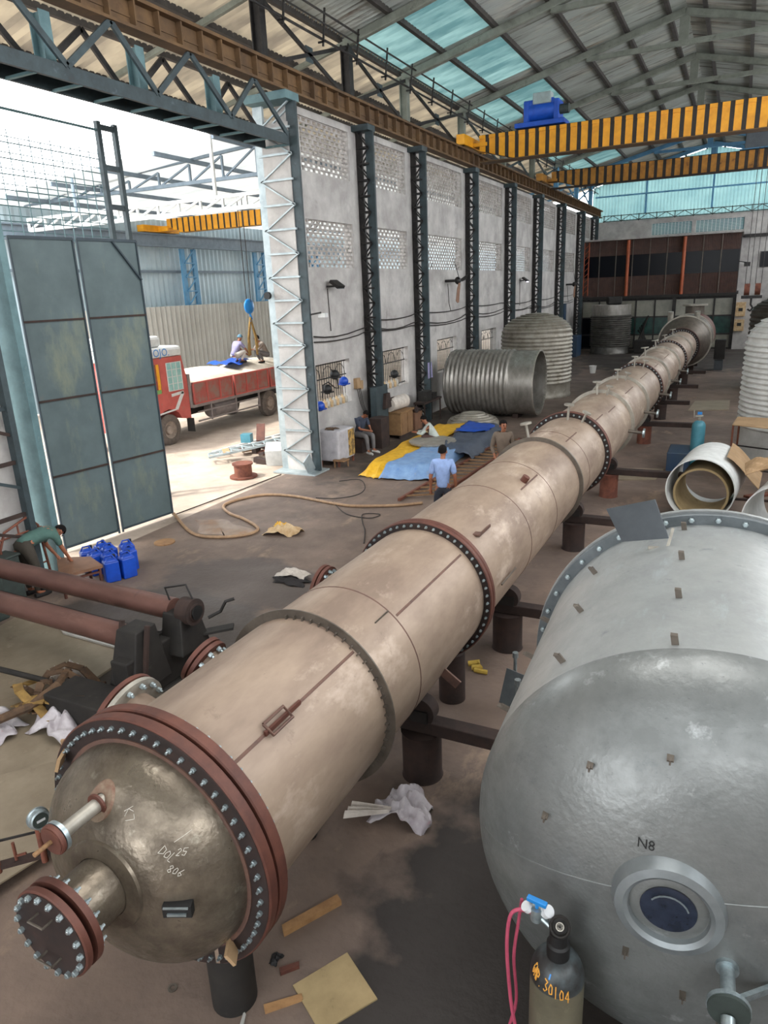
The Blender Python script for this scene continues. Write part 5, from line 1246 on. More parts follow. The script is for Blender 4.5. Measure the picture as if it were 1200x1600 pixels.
# low table, jerry cans
t = thing('low_table', (-9.4, 7.5, 0), 'low brown-topped table beside the blue jerry cans', 'table')
b = MB(); b.hexa([(-9.25, 6.95, .36), (-8.98, 7.58, .36), (-9.5, 7.8, .36), (-10.02, 7.55, .36), (-9.25, 6.95, .41), (-8.98, 7.58, .41), (-9.5, 7.8, .41), (-10.02, 7.55, .41)]); b.build('table_top', 'mdf', t)
for p in ((-9.02, 7.54), (-9.27, 7.02), (-9.5, 7.74), (-9.95, 7.54)):
    b = MB(); b.bar((p[0], p[1], 0), (p[0], p[1], .36), .035, .035); b.build('leg', 'redoxide', t)
b = MB(); b.bar((-9.27, 7.02, .3), (-9.02, 7.54, .3), .03, .03); b.build('apron', 'redoxide', t)
jl = ['front right, nearest the table leg', 'right end of the second row', 'right end of the third row', 'at the back right corner', 'in the middle of the group', 'at the back middle', 'at the left behind the table edge', 'close behind the table corner', 'at the far left back']
jp = [(-9.12, 7.86), (-9.0, 8.1), (-9.2, 8.34), (-9.45, 8.56), (-9.36, 8.06), (-9.62, 8.3), (-9.88, 8.06), (-9.62, 8.0), (-9.85, 8.36)]
t0 = None
for i, ((x, y), l) in enumerate(zip(jp, jl)):
    lab = 'blue plastic jerry can %s' % l
    if t0 is None:
        t0 = thing('jerry_can', (0, 0, 0), lab, 'jerry can', 'blue jerry cans beside the gate leaf'); 
        b = MB(); b.box(-.12, .12, -.1, .1, 0, .36); b.hexa([(-.12, -.1, .36), (.12, -.1, .36), (.12, .1, .36), (-.12, .1, .36), (-.07, -.06, .4), (.07, -.06, .4), (.07, .06, .4), (-.07, .06, .4)])
        b.build('body', 'jerryblue', t0, bevel=.02)
        b = MB(); b.tube([(.08, -.05, .38), (.04, -.0, .45), (-.06, .0, .45), (-.1, 0, .38)], .015, 8); b.build('handle', 'jerryblue', t0)
        b = MB(); b.cyl((.075, .06, .38), (.075, .06, .44), .032, n=14); b.build('cap', 'jerrycap', t0)
        o = t0
    else: o = copy_tree(t0); o['label'] = lab
    o.location = (x, y, 0); o.rotation_euler = (0, 0, R(60 + 11 * (i % 3)))
# wheeled rack
t = thing('hand_trolley', (-10.6, 7.7, 0), 'rusty tubular hand trolley frame standing at the foot of the teal column', 'trolley')
o_ = Vector((-10.02, 6.75, 0)); d1 = Vector((.0, 1, 0)); 
def q(a, z, off=0): return Vector((-9.95 - off, 6.55 + a, z))
b = MB(); b.tube([q(0, .1), q(0, .9), q(.12, 1.15), q(.55, 1.28), q(.72, 1.1), q(.8, .1)], .022, 8); b.build('frame', 'rust', t, smooth=True)
for z in (.45, .8, 1.05):
    b = MB(); b.cyl(q(0.02, z), q(.78, z), .015, n=8); b.build('cross_bar', 'rust', t)
b = MB(); b.cyl(q(.38, .1), q(.36, 1.22), .015, n=8); b.build('upright', 'rust', t)
for a in (.02, .78):
    b = MB(); b.cyl(q(a, .1, .05), q(a + .05, .1, .05), .1, n=18); b.build('wheel', 'tyre', t)
# ================================================================ FLOOR CLUTTER
hose = [(-10.71, 11.14), (-9.44, 10.24), (-8.77, 10.2), (-8.31, 10.51), (-8.32, 10.92), (-9.0, 11.35), (-9.5, 11.55), (-10.0, 11.95), (-10.05, 12.38), (-9.8, 12.9), (-9.41, 13.13), (-8.8, 13.15), (-8.11, 13.01), (-7.5, 12.9), (-7.09, 12.93), (-6.31, 13.24), (-5.85, 13.59)]
def smooth_path(pts, z, k=5):
    out = []; n = len(pts)
    for i in range(n - 1):
        p0, p1, p2, p3 = pts[max(i - 1, 0)], pts[i], pts[i + 1], pts[min(i + 2, n - 1)]
        for j in range(k):
            t = j / k; out.append(tuple(.5 * ((2 * p1[a]) + (-p0[a] + p2[a]) * t + (2 * p0[a] - 5 * p1[a] + 4 * p2[a] - p3[a]) * t * t + (-p0[a] + 3 * p1[a] - 3 * p2[a] + p3[a]) * t ** 3) for a in range(len(p1))) + ((z,) if len(p1) == 2 else ()))
    out.append(tuple(pts[-1]) + ((z,) if len(pts[-1]) == 2 else ())); return out
b = MB(); b.tube(smooth_path(hose, .035), .032, 8); tag(b.build('hose', 'hose', smooth=True), 'thick tan hose looping across the floor from the gate', 'hose')
b = MB(); b.tube(smooth_path([(-8.51, 14.61), (-8.1, 14.9), (-7.63, 14.3), (-7.5, 13.7), (-7.83, 13.25), (-8.3, 13.15)], .05), .012, 6); tag(b.build('cable', 'cable', smooth=True), 'thin dark cable curving off the thick hose', 'cable')
b = MB(); b.tube(smooth_path([(-7.83, 13.1), (-7.1, 12.4), (-6.5, 12.3), (-6.4, 12.6), (-6.75, 12.5), (-6.5, 12.0), (-6.22, 11.56), (-5.9, 10.9)], .015), .01, 6); tag(b.build('cable', 'cable', smooth=True), 'thin dark cable with a small loop running toward the column', 'cable')
b = MB(); b.tube(smooth_path([(-10.7, 11.15), (-10.55, 12.9), (-10.42, 14.89)], .01), .015, 4); tag(b.build('threshold_strip', 'darkrust'), 'straight dark strip in the floor along the gate opening', 'strip')
b = MB(); b.lathe([(0, 0), (.2, 0), (.2, .02), (.19, .025), (0, .03)], (-9.63, 9.66, .0), LZ, 32); tag(b.build('round_plate', 'wood'), 'small round brown disc on the floor in front of the gate leaves', 'disc')
b = MB(); n = 30; vs = [(-9.15, 10.75, .004)] + [(-9.15 + (.75 + .2 * math.sin(3 * a + 1)) * math.cos(a + .4), 10.75 + (.42 + .1 * math.sin(5 * a)) * math.sin(a), .004) for a in [2 * PI * i / n for i in range(n)]]
b.add(vs, [(0, i + 1, (i + 1) % n + 1) for i in range(n)]); tag(b.build('puddle', 'wetfloor'), 'shallow wet puddle inside the loop of the tan hose', 'puddle', kind='stuff')
b = MB(); b.grid(crump(-7.72, 10.95, 0, .34, .24, .2, 3), 24, 20); tag(b.build('cloth_heap', 'clothcream', solid=.006, smooth=True), 'crumpled cream and yellow cloth on the floor right of the hose', 'cloth')
b = MB(); b.grid(crump(-7.85, 11.05, .02, .14, .12, .2, 31), 12, 10); tag(b.build('yellow_rag', 'tarpyellow', solid=.006, smooth=True), 'small orange-yellow rag on top of the cream cloth heap', 'rag')
b = MB(); b.grid(crump(-6.25, 9.05, .05, .26, .14, .12, 4), 20, 16); tag(b.build('cloth_heap', 'clothwhite', solid=.005, smooth=True), 'small whitish rag lying on a black rag, left of the column', 'rag')
b = MB(); b.grid(crump(-6.2, 8.88, 0, .3, .14, .08, 6), 20, 16); tag(b.build('cloth_heap', 'clothblack', solid=.005, smooth=True), 'black rag under the small whitish rag', 'rag')
# tarpaulins over stacked material
b = MB(); b.hexa([(-8.0, 15.9, 0), (-6.7, 16.0, 0), (-6.55, 21.0, 0), (-8.3, 21.0, 0), (-8.0, 16.2, .16), (-6.8, 16.2, .2), (-6.65, 20.8, .26), (-8.2, 20.8, .2)])
tag(b.build('timber_stack', 'wood'), 'flat stack hidden under the yellow and blue tarpaulins', 'stack')
def sheet(P4, zf, nu, nv, m, name, lab):
    def fn(u, v):
        a = Vector(P4[0]).lerp(Vector(P4[1]), u); c = Vector(P4[3]).lerp(Vector(P4[2]), u); p = a.lerp(c, v)
        return (p.x + .03 * math.sin(v * 21 + u * 3), p.y + .03 * math.sin(u * 17), zf(u, v) + .02 * math.sin(u * 9 + v * 26) * math.sin(v * 13 + 2) + .012 * math.sin(u * 31 + v * 7))
    b = MB(); b.grid(fn, nu, nv); return tag(b.build(name, m, solid=.006, smooth=True), lab, 'tarpaulin')
ed = lambda t_, w=.08: min(1, t_ / w, (1 - t_) / w)
sheet(((-8.35, 15.3), (-7.6, 15.25), (-7.5, 21.6), (-8.75, 21.2)), lambda u, v: .03 + .24 * min(1, u / .15) * min(1, v / .08), 14, 40, 'tarpyellow', 'tarpaulin', 'yellow tarpaulin covering the left of the flat stack on the floor')
sheet(((-7.7, 15.15), (-6.35, 15.45), (-6.55, 18.6), (-7.6, 18.4)), lambda u, v: .04 + .26 * min(1, (1 - u) / .12) * min(1, v / .12), 18, 24, 'tarpblue', 'tarpaulin', 'light blue worn tarpaulin at the near end of the stack')
sheet(((-7.0, 17.6), (-6.1, 17.7), (-6.15, 21.3), (-7.6, 21.5)), lambda u, v: .05 + .31 * min(1, (1 - u) / .28) * (.6 + .4 * min(1, v / .1)), 20, 36, 'tarpgrey', 'tarpaulin', 'dark grey-blue tarpaulin over the right side of the stack')
sheet(((-7.35, 19.6), (-6.4, 19.9), (-6.45, 20.9), (-7.5, 21.3)), lambda u, v: .4, 10, 10, 'blue', 'tarpaulin', 'bright blue folded tarpaulin at the far end of the stack')
# ladder
t = thing('ladder', (-5.95, 16.5, 0), 'long rusty ladder lying on the floor beside the tarpaulins', 'ladder')
for a, c in (((-6.42, 13.6), (-6.05, 20.8)), ((-5.72, 14.2), (-5.45, 20.5))):
    b = MB(); b.bar((a[0], a[1], .05), (c[0], c[1], .05), .06, .06); b.build('rail', 'rust', t)
for k in range(19):
    f = k / 18; b = MB(); b.bar((-6.4 + .37 * f, 13.9 + 6.7 * f, .06), (-5.7 + .27 * f, 14.3 + 6.1 * f, .06), .04, .03); b.build('rung', 'wood', t)
# near floor things
b = MB(); b.grid(crump(-2.28, 4.72, 0, .24, .2, .26, 12), 22, 20); tag(b.build('plastic_bag', 'plasticbag', solid=.004, smooth=True), 'crumpled translucent plastic bag with faded pink print under the column', 'bag')
b = MB(); b.grid(lambda u, v: (-2.75 + .4 * u, 4.52 + .14 * (v - .5) * (1.4 - u) + .05 * u, .02 + .06 * math.sin(v * 9) ** 2 * (1 - .5 * u) + .1 * u), 12, 10); tag(b.build('plastic_bag_tail', 'clothwhite', solid=.003), 'twisted white plastic tail beside the crumpled bag', 'plastic')
slab([(-2.62, 3.25), (-2.57, 3.2), (-2.32, 3.62), (-2.38, 3.66)], 0, .045, 'stickwood', 'wood_stick', 'short light wooden stick on the floor right of the near flange', 'stick')
slab([(-2.3, 2.9), (-1.96, 2.7), (-1.73, 3.05), (-2.08, 3.27)], 0, .012, 'cardboard', 'cardboard_sheet', 'square stained cardboard sheet on the floor, bottom centre', 'cardboard')
slab([(-2.4, 2.7), (-2.36, 2.66), (-2.18, 2.84), (-2.21, 2.87)], 0, .02, 'stickwood', 'wood_offcut', 'thin wooden offcut left of the cardboard sheet', 'wood')
b = MB(); b.grid(crump(-2.52, 3.02, 0, .035, .05, .05, 15), 8, 8); tag(b.build('dark_lump', 'black'), 'small black lump on the floor between stick and cardboard', 'debris')
slab([(-2.45, 2.96), (-2.42, 2.93), (-2.33, 3.03), (-2.35, 3.06)], 0, .03, 'redoxide', 'steel_scrap', 'small reddish steel scrap near the black lump', 'scrap')
b = MB(); b.ring((-3.05, 2.55, 0), LZ, .018, .032, .01, 16); tag(b.build('washer', 'ringsteel'), 'small steel washer on the floor under the dished head', 'washer')
b = MB(); b.bar((-2.42, 2.9, .02), (-2.25, 2.05, .02), .02, .02); b2 = b
t_ = slab([(-2.5, 2.62), (-2.47, 2.6), (-2.3, 2.2), (-2.34, 2.18)], 0, .012, 'sheetbright', 'steel_strip', 'thin pale strip leaning down beside the pipe stand', 'strip')
b = MB(); b.tube([(-2.62, 7.4, .03), (-2.5, 7.45, .05), (-2.45, 7.38, .03), (-2.55, 7.33, .025)], .035, 8); b.tube([(-2.5, 7.3, .02), (-2.4, 7.28, .03), (-2.34, 7.3, .02)], .03, 8); tag(b.build('work_glove', 'glove', smooth=True), 'yellow work glove on the floor behind the second red flange', 'glove')
b = MB(); b.lathe([(0, 0), (.09, 0), (.09, .05), (.05, .05), (.05, .09), (0, .09)], (-2.96, 4.15, 0), LZ, 20); tag(b.build('loose_fitting', 'blackmetal'), 'small dark metal fitting on the floor under the first column course', 'fitting')
slab([(-2.25, 16.8), (-1.4, 17.1), (-1.3, 18.2), (-2.3, 18.0)], 0, .02, 'sheetmetal', 'steel_sheet', 'tan plate on the floor left of the teal gas cylinder', 'sheet')
slab([(-1.3, 27.0), (.0, 27.4), (.0, 29.6), (-1.2, 29.2)], 0, .03, 'sheetmetal', 'steel_sheet', 'large tan sheet on the floor far left of the white ribbed tank', 'sheet')
b = MB(); b.lathe([(.13, 0), (.19, .38), (.2, .38), (.18, .36), (.125, .02), (0, .02)], (-6.52, 37.8, 0), LZ, 24); tag(b.build('bucket', 'bucketwhite', smooth=True, ang=40), 'small white bucket on the dark floor in front of the far ribbed tank', 'bucket')
# boxes and sitters' corner
t = thing('wrapped_cabinet', (-9.55, 16.5, 0), 'pale plastic-wrapped cabinet with yellowish side at the foot of the silver gate column', 'cabinet')
b = MB(); b.box(-9.95, -9.3, 16.05, 16.95, .14, .98); b.build('body', 'acwhite', t, bevel=.05)
b = MB(); b.box(-9.93, -9.32, 16.94, 16.97, .2, .92); b.box(-9.31, -9.285, 16.6, 16.92, .2, .92); b.build('side_panel', 'acyellow', t)
for x in (-9.9, -9.36):
    for y in (16.1, 16.9):
        b = MB(); b.box(x, x + .05, y - .05, y, 0, .14); b.build('leg', 'rust', t)
b = MB(); b.grid(crump(-9.65, 16.3, .98, .16, .14, .06, 22), 8, 8); tag(b.build('rag', 'strapbrown', solid=.004), 'brown rag on top of the plastic-wrapped cabinet', 'rag')
b = MB(); b.box(-9.45, -9.1, 15.95, 16.25, .18, .22); b.box(-9.43, -9.4, 15.97, 16.0, 0, .18); b.box(-9.15, -9.12, 16.2, 16.23, 0, .18); tag(b.build('footstool', 'wood'), 'tiny wooden stool in front of the plastic-wrapped cabinet', 'stool')
t = thing('wooden_box', (-9.5, 20.0, 0), 'wooden cabinet box under the white plastic roll by the wall', 'box')
b = MB(); b.box(-9.85, -9.2, 19.85, 20.75, .12, .82); b.build('body', 'woodbox', t, bevel=.01)
b = MB(); b.box(-9.9, -9.15, 19.8, 20.8, .82, .87); b.build('top', 'woodbox', t)
for k in range(2):
    b = MB(); b.box(-9.2, -9.18, 19.9 + .44 * k, 20.29 + .44 * k, .16, .78); b.build('door', 'wood', t)
for x in (-9.8, -9.3):
    b = MB(); b.box(x, x + .05, 19.9, 20.7, 0, .12); b.build('foot', 'darkrust', t)
b = MB(); b.lathe([(.03, 0), (.22, 0), (.22, .95), (.03, .95), (.03, 0)], (-9.55, 19.75, 1.1), (.1, 1, 0), 32); tag(b.build('plastic_roll', 'clothwhite', smooth=True, ang=40), 'white plastic roll lying on the wooden box by the wall', 'roll')
b = MB(); b.box(-9.7, -9.35, 21.3, 21.9, 0, .6); tag(b.build('wooden_box', 'mdf', bevel=.01), 'reddish-brown box against the wall behind the squatting man', 'box')
b = MB(); b.grid(crump(-9.5, 21.6, .6, .2, .25, .2, 41), 8, 8); tag(b.build('scrap_heap', 'darkrust', solid=.01), 'dark scraps heaped on the reddish-brown box', 'scrap')
t = thing('bench_grinder', (-9.55, 19.3, 0), 'dark machine with a protruding round bar on the second wall column', 'machine')
b = MB(); b.box(-9.75, -9.55, 18.9, 19.7, .3, 1.75); b.build('body', 'steelteal', t)
b = MB(); b.hexa([(-9.6, 19.3, 1.05), (-9.45, 19.3, 1.05), (-9.45, 19.75, 1.05), (-9.6, 19.75, 1.05), (-9.6, 19.4, 1.5), (-9.45, 19.4, 1.5), (-9.45, 19.65, 1.5), (-9.6, 19.65, 1.5)]); b.build('bracket', 'darkrust', t)
b = MB(); b.cyl((-9.5, 19.6, 1.27), (-9.5, 20.5, 1.25), .06, n=14); b.build('arm', 'darkrust', t, smooth=True, ang=40)
b = MB(); b.box(-9.62, -9.2, 18.45, 19.0, 0, .9); tag(b.build('steel_box', 'darkrust', bevel=.01), 'dark brown steel box between the sitting man and the second column', 'box')
b = MB(); b.box(-9.7, -9.3, 22.0, 23.6, .75, .82); 
for x, y in ((-9.68, 22.05), (-9.35, 22.05), (-9.68, 23.5), (-9.35, 23.5)): b.box(x, x + .04, y, y + .04, 0, .75)
tag(b.build('work_bench', 'darkrust'), 'dark low workbench against the wall left of the lying ribbed tank', 'bench')
b = MB(); b.box(-9.65, -9.35, 22.3, 22.8, .82, 1.15); b.box(-9.6, -9.4, 23.0, 23.4, .82, 1.0); tag(b.build('bench_tools', 'machinedark'), 'dark tool boxes standing on the low workbench', 'tools')
b = MB(); b.grid(lambda u, v: (-9.58 + .02 * math.sin(u * 7), 23.05 + .4 * u * (1 - .2 * v), 1.5 + .55 * v), 6, 8); tag(b.build('hanging_cloth', 'shirtpurple', solid=.01), 'pale lilac cloth hanging on the third wall column', 'cloth')
# sill things
for i, (y, r1, m) in enumerate([(16.75 + .17 * k, .075, 'brownpaper') for k in range(9)] + [(20.75 + .19 * k, .075, 'brownpaper') for k in range(6)]):
    b = MB(); b.lathe([(0, 0), (r1, 0), (r1, .17), (r1 * .4, .22), (r1 * .35, .26), (0, .26)], (-10.17, y, 1.42), LZ, 14)
    tag(b.build('glue_bottle', 'clothcream' if i % 2 else 'ringbright', smooth=True, ang=50), 'grimy cream plastic bottle in the row on the %s low window sill' % ('first' if i < 9 else 'second'), 'bottle', 'bottles on the %s window sill' % ('first' if i < 9 else 'second'))
for y, z, m, l in ((17.0, 1.95, 'black', 'black helmet hanging on the first window grille, the lower one'), (17.45, 2.3, 'black', 'black and blue helmet hanging on the first window grille, the upper one'), (17.95, 2.05, 'jerryblue', 'blue safety helmet on the right of the first window grille'), (16.55, 1.55, 'jerryblue', 'blue safety helmet at the left end of the first window sill'), (21.4, 1.85, 'black', 'black helmet hanging on the second window grille')):
    b = MB(); b.ball((-10.1, y, z), .13, .16, .14, 14); b.lathe([(.15, 0), (.19, -.02), (.19, 0)], (-10.1, y, z - .06), LZ, 20); tag(b.build('helmet', m, smooth=True, ang=50), l, 'helmet')
b = MB(); b.tube([(-10.1, 16.7, 1.75), (-10.08, 16.75, 2.1), (-10.06, 17.0, 2.15), (-10.06, 17.35, 1.95), (-10.08, 17.6, 1.9), (-10.1, 17.55, 2.2), (-10.1, 17.3, 2.45)], .02, 6); tag(b.build('coiled_cable', 'cable', smooth=True), 'black cable looped over the helmets on the first window grille', 'cable')
b = MB(); b.box(-10.12, -10.0, 18.58, 18.8, 1.75, 2.05); b.box(-10.12, -10.02, 18.85, 19.0, 1.7, 1.95); tag(b.build('switch_box', 'brownpaper'), 'small cream switch boxes on the wall right of the first low window', 'switch box')
for k in range(3):
    b = MB(); b.tube(smooth_path([(-10.02, 18.6 + .1 * k, 1.75), (-9.98, 18.7 + .08 * k, 1.3), (-9.95, 18.85 + .06 * k, 1.0), (-9.9, 18.9 + .1 * k, .7 - .15 * k)], 0), .012, 5); tag(b.build('switch_cable', 'cable'), 'dark cable hanging from the cream switch boxes', 'cable', 'cables under the switch boxes')
# wall cables, floodlights, fan, camera
for k, (z0, sag) in enumerate(((3.35, .12), (3.5, .2), (3.75, .1))):
    pts = []
    for i in range(7):
        y0 = CY[i] + .05; y1 = CY[i + 1] - .05
        if i < 1 and k == 2: continue
        for j in range(6): f = j / 6; pts.append((-10.05, y0 + (y1 - y0) * f, z0 + .05 * math.sin(i * 2.1 + k) - sag * 4 * f * (1 - f)))
    b = MB(); b.tube(pts, .018, 5); tag(b.build('wall_cable', 'cable', smooth=True), ('lowest', 'middle', 'upper')[k] + ' dark cable sagging along the left wall between the columns', 'cable')
for (y, z, l, on_) in ((17.35, 4.72, 'black floodlight on the wall between the gate column and second column', 0), (36.6, 4.75, 'lit violet-white floodlight on the wall above the standing ribbed tank', 1)):
    t = thing('floodlight', (-10.1, y, z), l, 'floodlight')
    b = MB(); b.obox((-9.85, y + .1, z), .3, .38, .08, 0, None, 0, R(35)); b.build('housing', 'blackmetal', t)
    b = MB(); b.bar((-10.12, y, z - .05), (-9.9, y + .05, z - .05), .06, .05); b.build('bracket', 'blackmetal', t)
    b = MB(); b.obox((-9.83, y + .1, z - .045), .26, .34, .01, 0, None, 0, R(35)); b.build('lens', 'lampglow' if on_ else 'plategrey', t)
    b = MB(); b.cyl((-10.1, y, z - .1), (-10.1, y + .05, 3.5), .012, n=5); b.build('cord', 'cable', t)
lp = bpy.data.lights.new('floodlight_beam', 'SPOT'); lp.energy = 60; lp.spot_size = R(70); lp.color = (.8, .75, 1)
lo = bpy.data.objects.new('floodlight_beam', lp); COL.objects.link(lo); lo.location = (-9.8, 36.7, 4.62); lo.rotation_euler = (0, R(-20), 0)
def fan(y, z, l):
    t = thing('wall_fan', (-9.9, y, z), l, 'fan')
    b = MB(); b.cyl((-10.1, y, z), (-9.6, y, z), .05, n=12); b.ball((-9.6, y, z), .12, .14, .14, 14); b.build('motor', 'blackmetal', t, smooth=True)
    for a in (10, 130, 250):
        a = R(a); dv = Vector((0, math.cos(a), math.sin(a))); pv = Vector((.35, -math.sin(a), math.cos(a)))
        c = Vector((-9.52, y, z)); b = MB(); vs = [c + dv * .1 - pv * .05, c + dv * .35 - pv * .1, c + dv * .8 - pv * .09, c + dv * .85, c + dv * .8 + pv * .08, c + dv * .1 + pv * .05]
        b.add(vs, [tuple(range(6))]); b.build('blade', 'mdf' if a > 4 else 'blackmetal', t, solid=.012)
    b = MB(); b.tube([(-10.0, y, z - .1), (-10.0, y + .1, z - .8), (-9.95, y + .15, z - 1.1)], .012, 5); b.build('cord', 'cable', t)
fan(26.2, 4.75, 'dark wall fan with long brown blades right of the third column')
fan(47.5, 4.4, 'small dark wall fan on the last bay before the office')
t = thing('wall_camera', (-9.5, 15.6, 3.95), 'small white camera on an arm fixed to the tall gate column', 'camera')
b = MB(); b.bar((-9.6, 15.45, 4.0), (-9.3, 15.6, 4.05), .04, .04); b.build('arm', 'blackmetal', t)
b = MB(); b.box(-9.4, -9.2, 15.6, 15.75, 3.93, 4.03); b.build('body', 'white', t)
b = MB(); b.cyl((-10.6, 15.28, 4.5), (-10.6, 15.2, 4.5), .09, n=18); tag(b.build('lattice_lamp', 'black'), 'small round black fitting on the silver side of the gate column', 'fitting')
# ================================================================ NEAR GAS CYLINDER
GX, GY = -.50, 2.70; SH = 1.40
t = thing('gas_cylinder', (GX, GY, 0), 'weathered grey gas cylinder with orange hand-painted number, beside the silver tank head', 'gas cylinder')
b = MB(); b.lathe([(0, 0), (.125, 0), (.132, .015), (.132, SH - .17)], (GX, GY, 0), LZ, 40); body = b.build('body', 'bottlegrey', t, smooth=True, ang=50)
b = MB(); pr = [(.132, SH - .17)]
for i in range(1, 9): a = i / 8 * PI / 2; pr.append((.055 + .077 * math.cos(a), SH - .17 + .13 * math.sin(a)))
b.lathe(pr, (GX, GY, 0), LZ, 40); b.build('shoulder', 'bottletop', t, smooth=True, ang=60)
b = MB(); b.lathe([(.056, SH - .05), (.056, SH + .03), (.046, SH + .04), (.044, SH + .1), (.0, SH + .1)], (GX, GY, 0), LZ, 28); b.build('neck_ring', 'black', t, smooth=True, ang=40)
vd = Vector((.1, -.75, .66)).normalized(); vc = Vector((GX + .005, GY - .005, SH + .14))
b = MB(); b.lathe([(.02, -.05), (.048, -.045), (.052, .02), (.046, .03), (.04, .025), (.036, -.005), (.018, -.005), (.016, .012), (.006, .012), (0, .01)], vc, vd, 28); v_ = b.build('valve_cap', 'machinedark', t, smooth=True, ang=40)
b = MB(); b.ring(vc + vd * .0, vd, .007, .02, .012, 18); b.build('valve_seat', 'ringbright', v_)
vp = Vector((GX - .115, GY + .02, SH + .16))
b = MB(); b.cyl((GX - .02, GY, SH + .1), vp - Vector((-.02, 0, .03)), .014, n=12); b.cyl(vp - LZ * .05, vp + LZ * .02, .03, n=20); vb = b.build('regulator', 'zinc', t, smooth=True, ang=40)
b = MB(); b.cyl(vp + Vector((.04, .01, 0)), vp + Vector((.06, .0, .025)), .03, n=20); b.build('gauge', 'gaugeface', vb)
b = MB(); b.cyl(vp + Vector((-.04, .0, 0)), vp + Vector((-.055, -.01, .02)), .026, n=20); b.build('gauge', 'gaugeface', vb)
b = MB(); b.obox(vp + Vector((0, 0, .06)), .1, .028, .022, R(-8)); b.cyl(vp + LZ * .02, vp + LZ * .05, .01, n=10); b.build('blue_handle', 'handleblue', t, bevel=.006)
b = MB(); hp = [vp + Vector((-.03, -.0, -.02)), vp + Vector((-.09, -.02, -.01)), vp + Vector((-.125, -.04, -.06)), vp + Vector((-.13, -.06, -.25)), vp + Vector((-.1, -.08, -.55)), vp + Vector((-.06, -.1, -.8)), vp + Vector((-.1, -.12, -1.1)), vp + Vector((-.05, -.2, -1.5))]
b.tube(smooth_path([tuple(p) for p in hp], 0), .0095, 8); b.build('hose', 'pinkhose', t, smooth=True)
b = MB(); hp = [vp + Vector((-.09, .06, -.02)), vp + Vector((-.1, .04, -.15)), vp + Vector((-.11, .0, -.35)), vp + Vector((-.085, -.03, -.6)), vp + Vector((-.12, -.06, -.85)), vp + Vector((-.07, -.1, -1.2)), vp + Vector((-.09, -.1, -1.54))]
b.tube(smooth_path([tuple(p) for p in hp], 0), .0085, 8); b.build('hose', 'pinkhose', t, smooth=True)
def sh_pt(ang, zz, off=.0015):    # ang in radians around bottle measured from -y, zz distance below the neck along shoulder
    a = min(PI / 2, max(0, zz)); 
    if zz > 0: r = .055 + .077 * math.cos(a); z = SH - .17 + .13 * math.sin(a)
    else: r = .132; z = SH - .17 + zz * .13
    return (GX + (r + off) * math.sin(ang), GY - (r + off) * math.cos(ang), z)
for wd, a0, s, z0 in (('GMP.', -.98, .2, .66), ('30104', -.3, .27, .42)):
    def fn(u, v): return sh_pt(a0 + u * s, z0 - (u * .1) + (v - .5) * .5)
    strokes(word(wd), fn, .0028, 5).build('painted_number', 'yellowpaint', body)
b = MB(); b.add([sh_pt(-.15, .95, .002), sh_pt(-.08, .95, .002), sh_pt(-.1, .7, .002), sh_pt(-.17, .7, .002)], [(0, 1, 2, 3)]); b.build('blue_mark', 'handleblue', body)
# ================================================================ GAUGE ON A LITTLE RACK, LEFT OF THE DISHED HEAD
t = thing('pipe_rack', (-3.85, 2.1, 0), 'small rusty steel rack of upright tubes left of the dished head', 'rack')
b = MB(); b.bar((-5.2, .6, 1.2), (-3.55, 2.24, 1.24), .05, .03); b.build('lower_rail', 'darkrust', t)
b = MB(); b.bar((-4.4, 1.4, 1.42), (-3.53, 2.24, 1.42), .012, .012); b.build('upper_rail', 'blackmetal', t)
for x, y, z, z0 in ((-3.75, 2.02, 1.4, 1.2), (-3.56, 2.2, 1.45, 1.2), (-5.15, .65, 1.42, 0)):
    b = MB(); b.cyl((x, y, z0), (x, y, z), .02, n=12); b.build('upright', 'rust', t, smooth=True, ang=40)
b = MB(); b.cyl((-3.68, 2.1, 1.24), (-3.68, 2.1, 1.38), .01, n=8); b.bar((-3.68, 2.1, 1.28), (-3.62, 2.13, 1.3), .012, .012); b.build('peg', 'rust', t)
t = thing('pressure_gauge', (-3.55, 2.2, 1.44), 'round steel pressure gauge on the rack left of the near head', 'gauge')
gd = Vector((.9, -.25, .15)).normalized(); gc = Vector((-3.53, 2.2, 1.53))
b = MB(); b.lathe([(0, -.03), (.062, -.03), (.066, -.026), (.066, -.012), (.058, -.008), (.058, .03), (.05, .036), (.046, .03), (0, .03)], gc, gd, 36); b.build('case', 'zinc', t, smooth=True, ang=40)
b = MB(); b.cyl(gc + gd * .0305, gc + gd * .032, .045, n=28); fc = b.build('dial', 'machinegreen', t)
b = MB(); b.obox(gc + gd * .034 + Vector((0, 0, .0)), .002, .05, .016, math.atan2(gd.y, gd.x)); b.build('label', 'gaugeface', fc)
b = MB(); b.cyl(gc - LZ * .06, gc - LZ * .09, .014, n=10); b.build('stem', 'ringsteel', t)
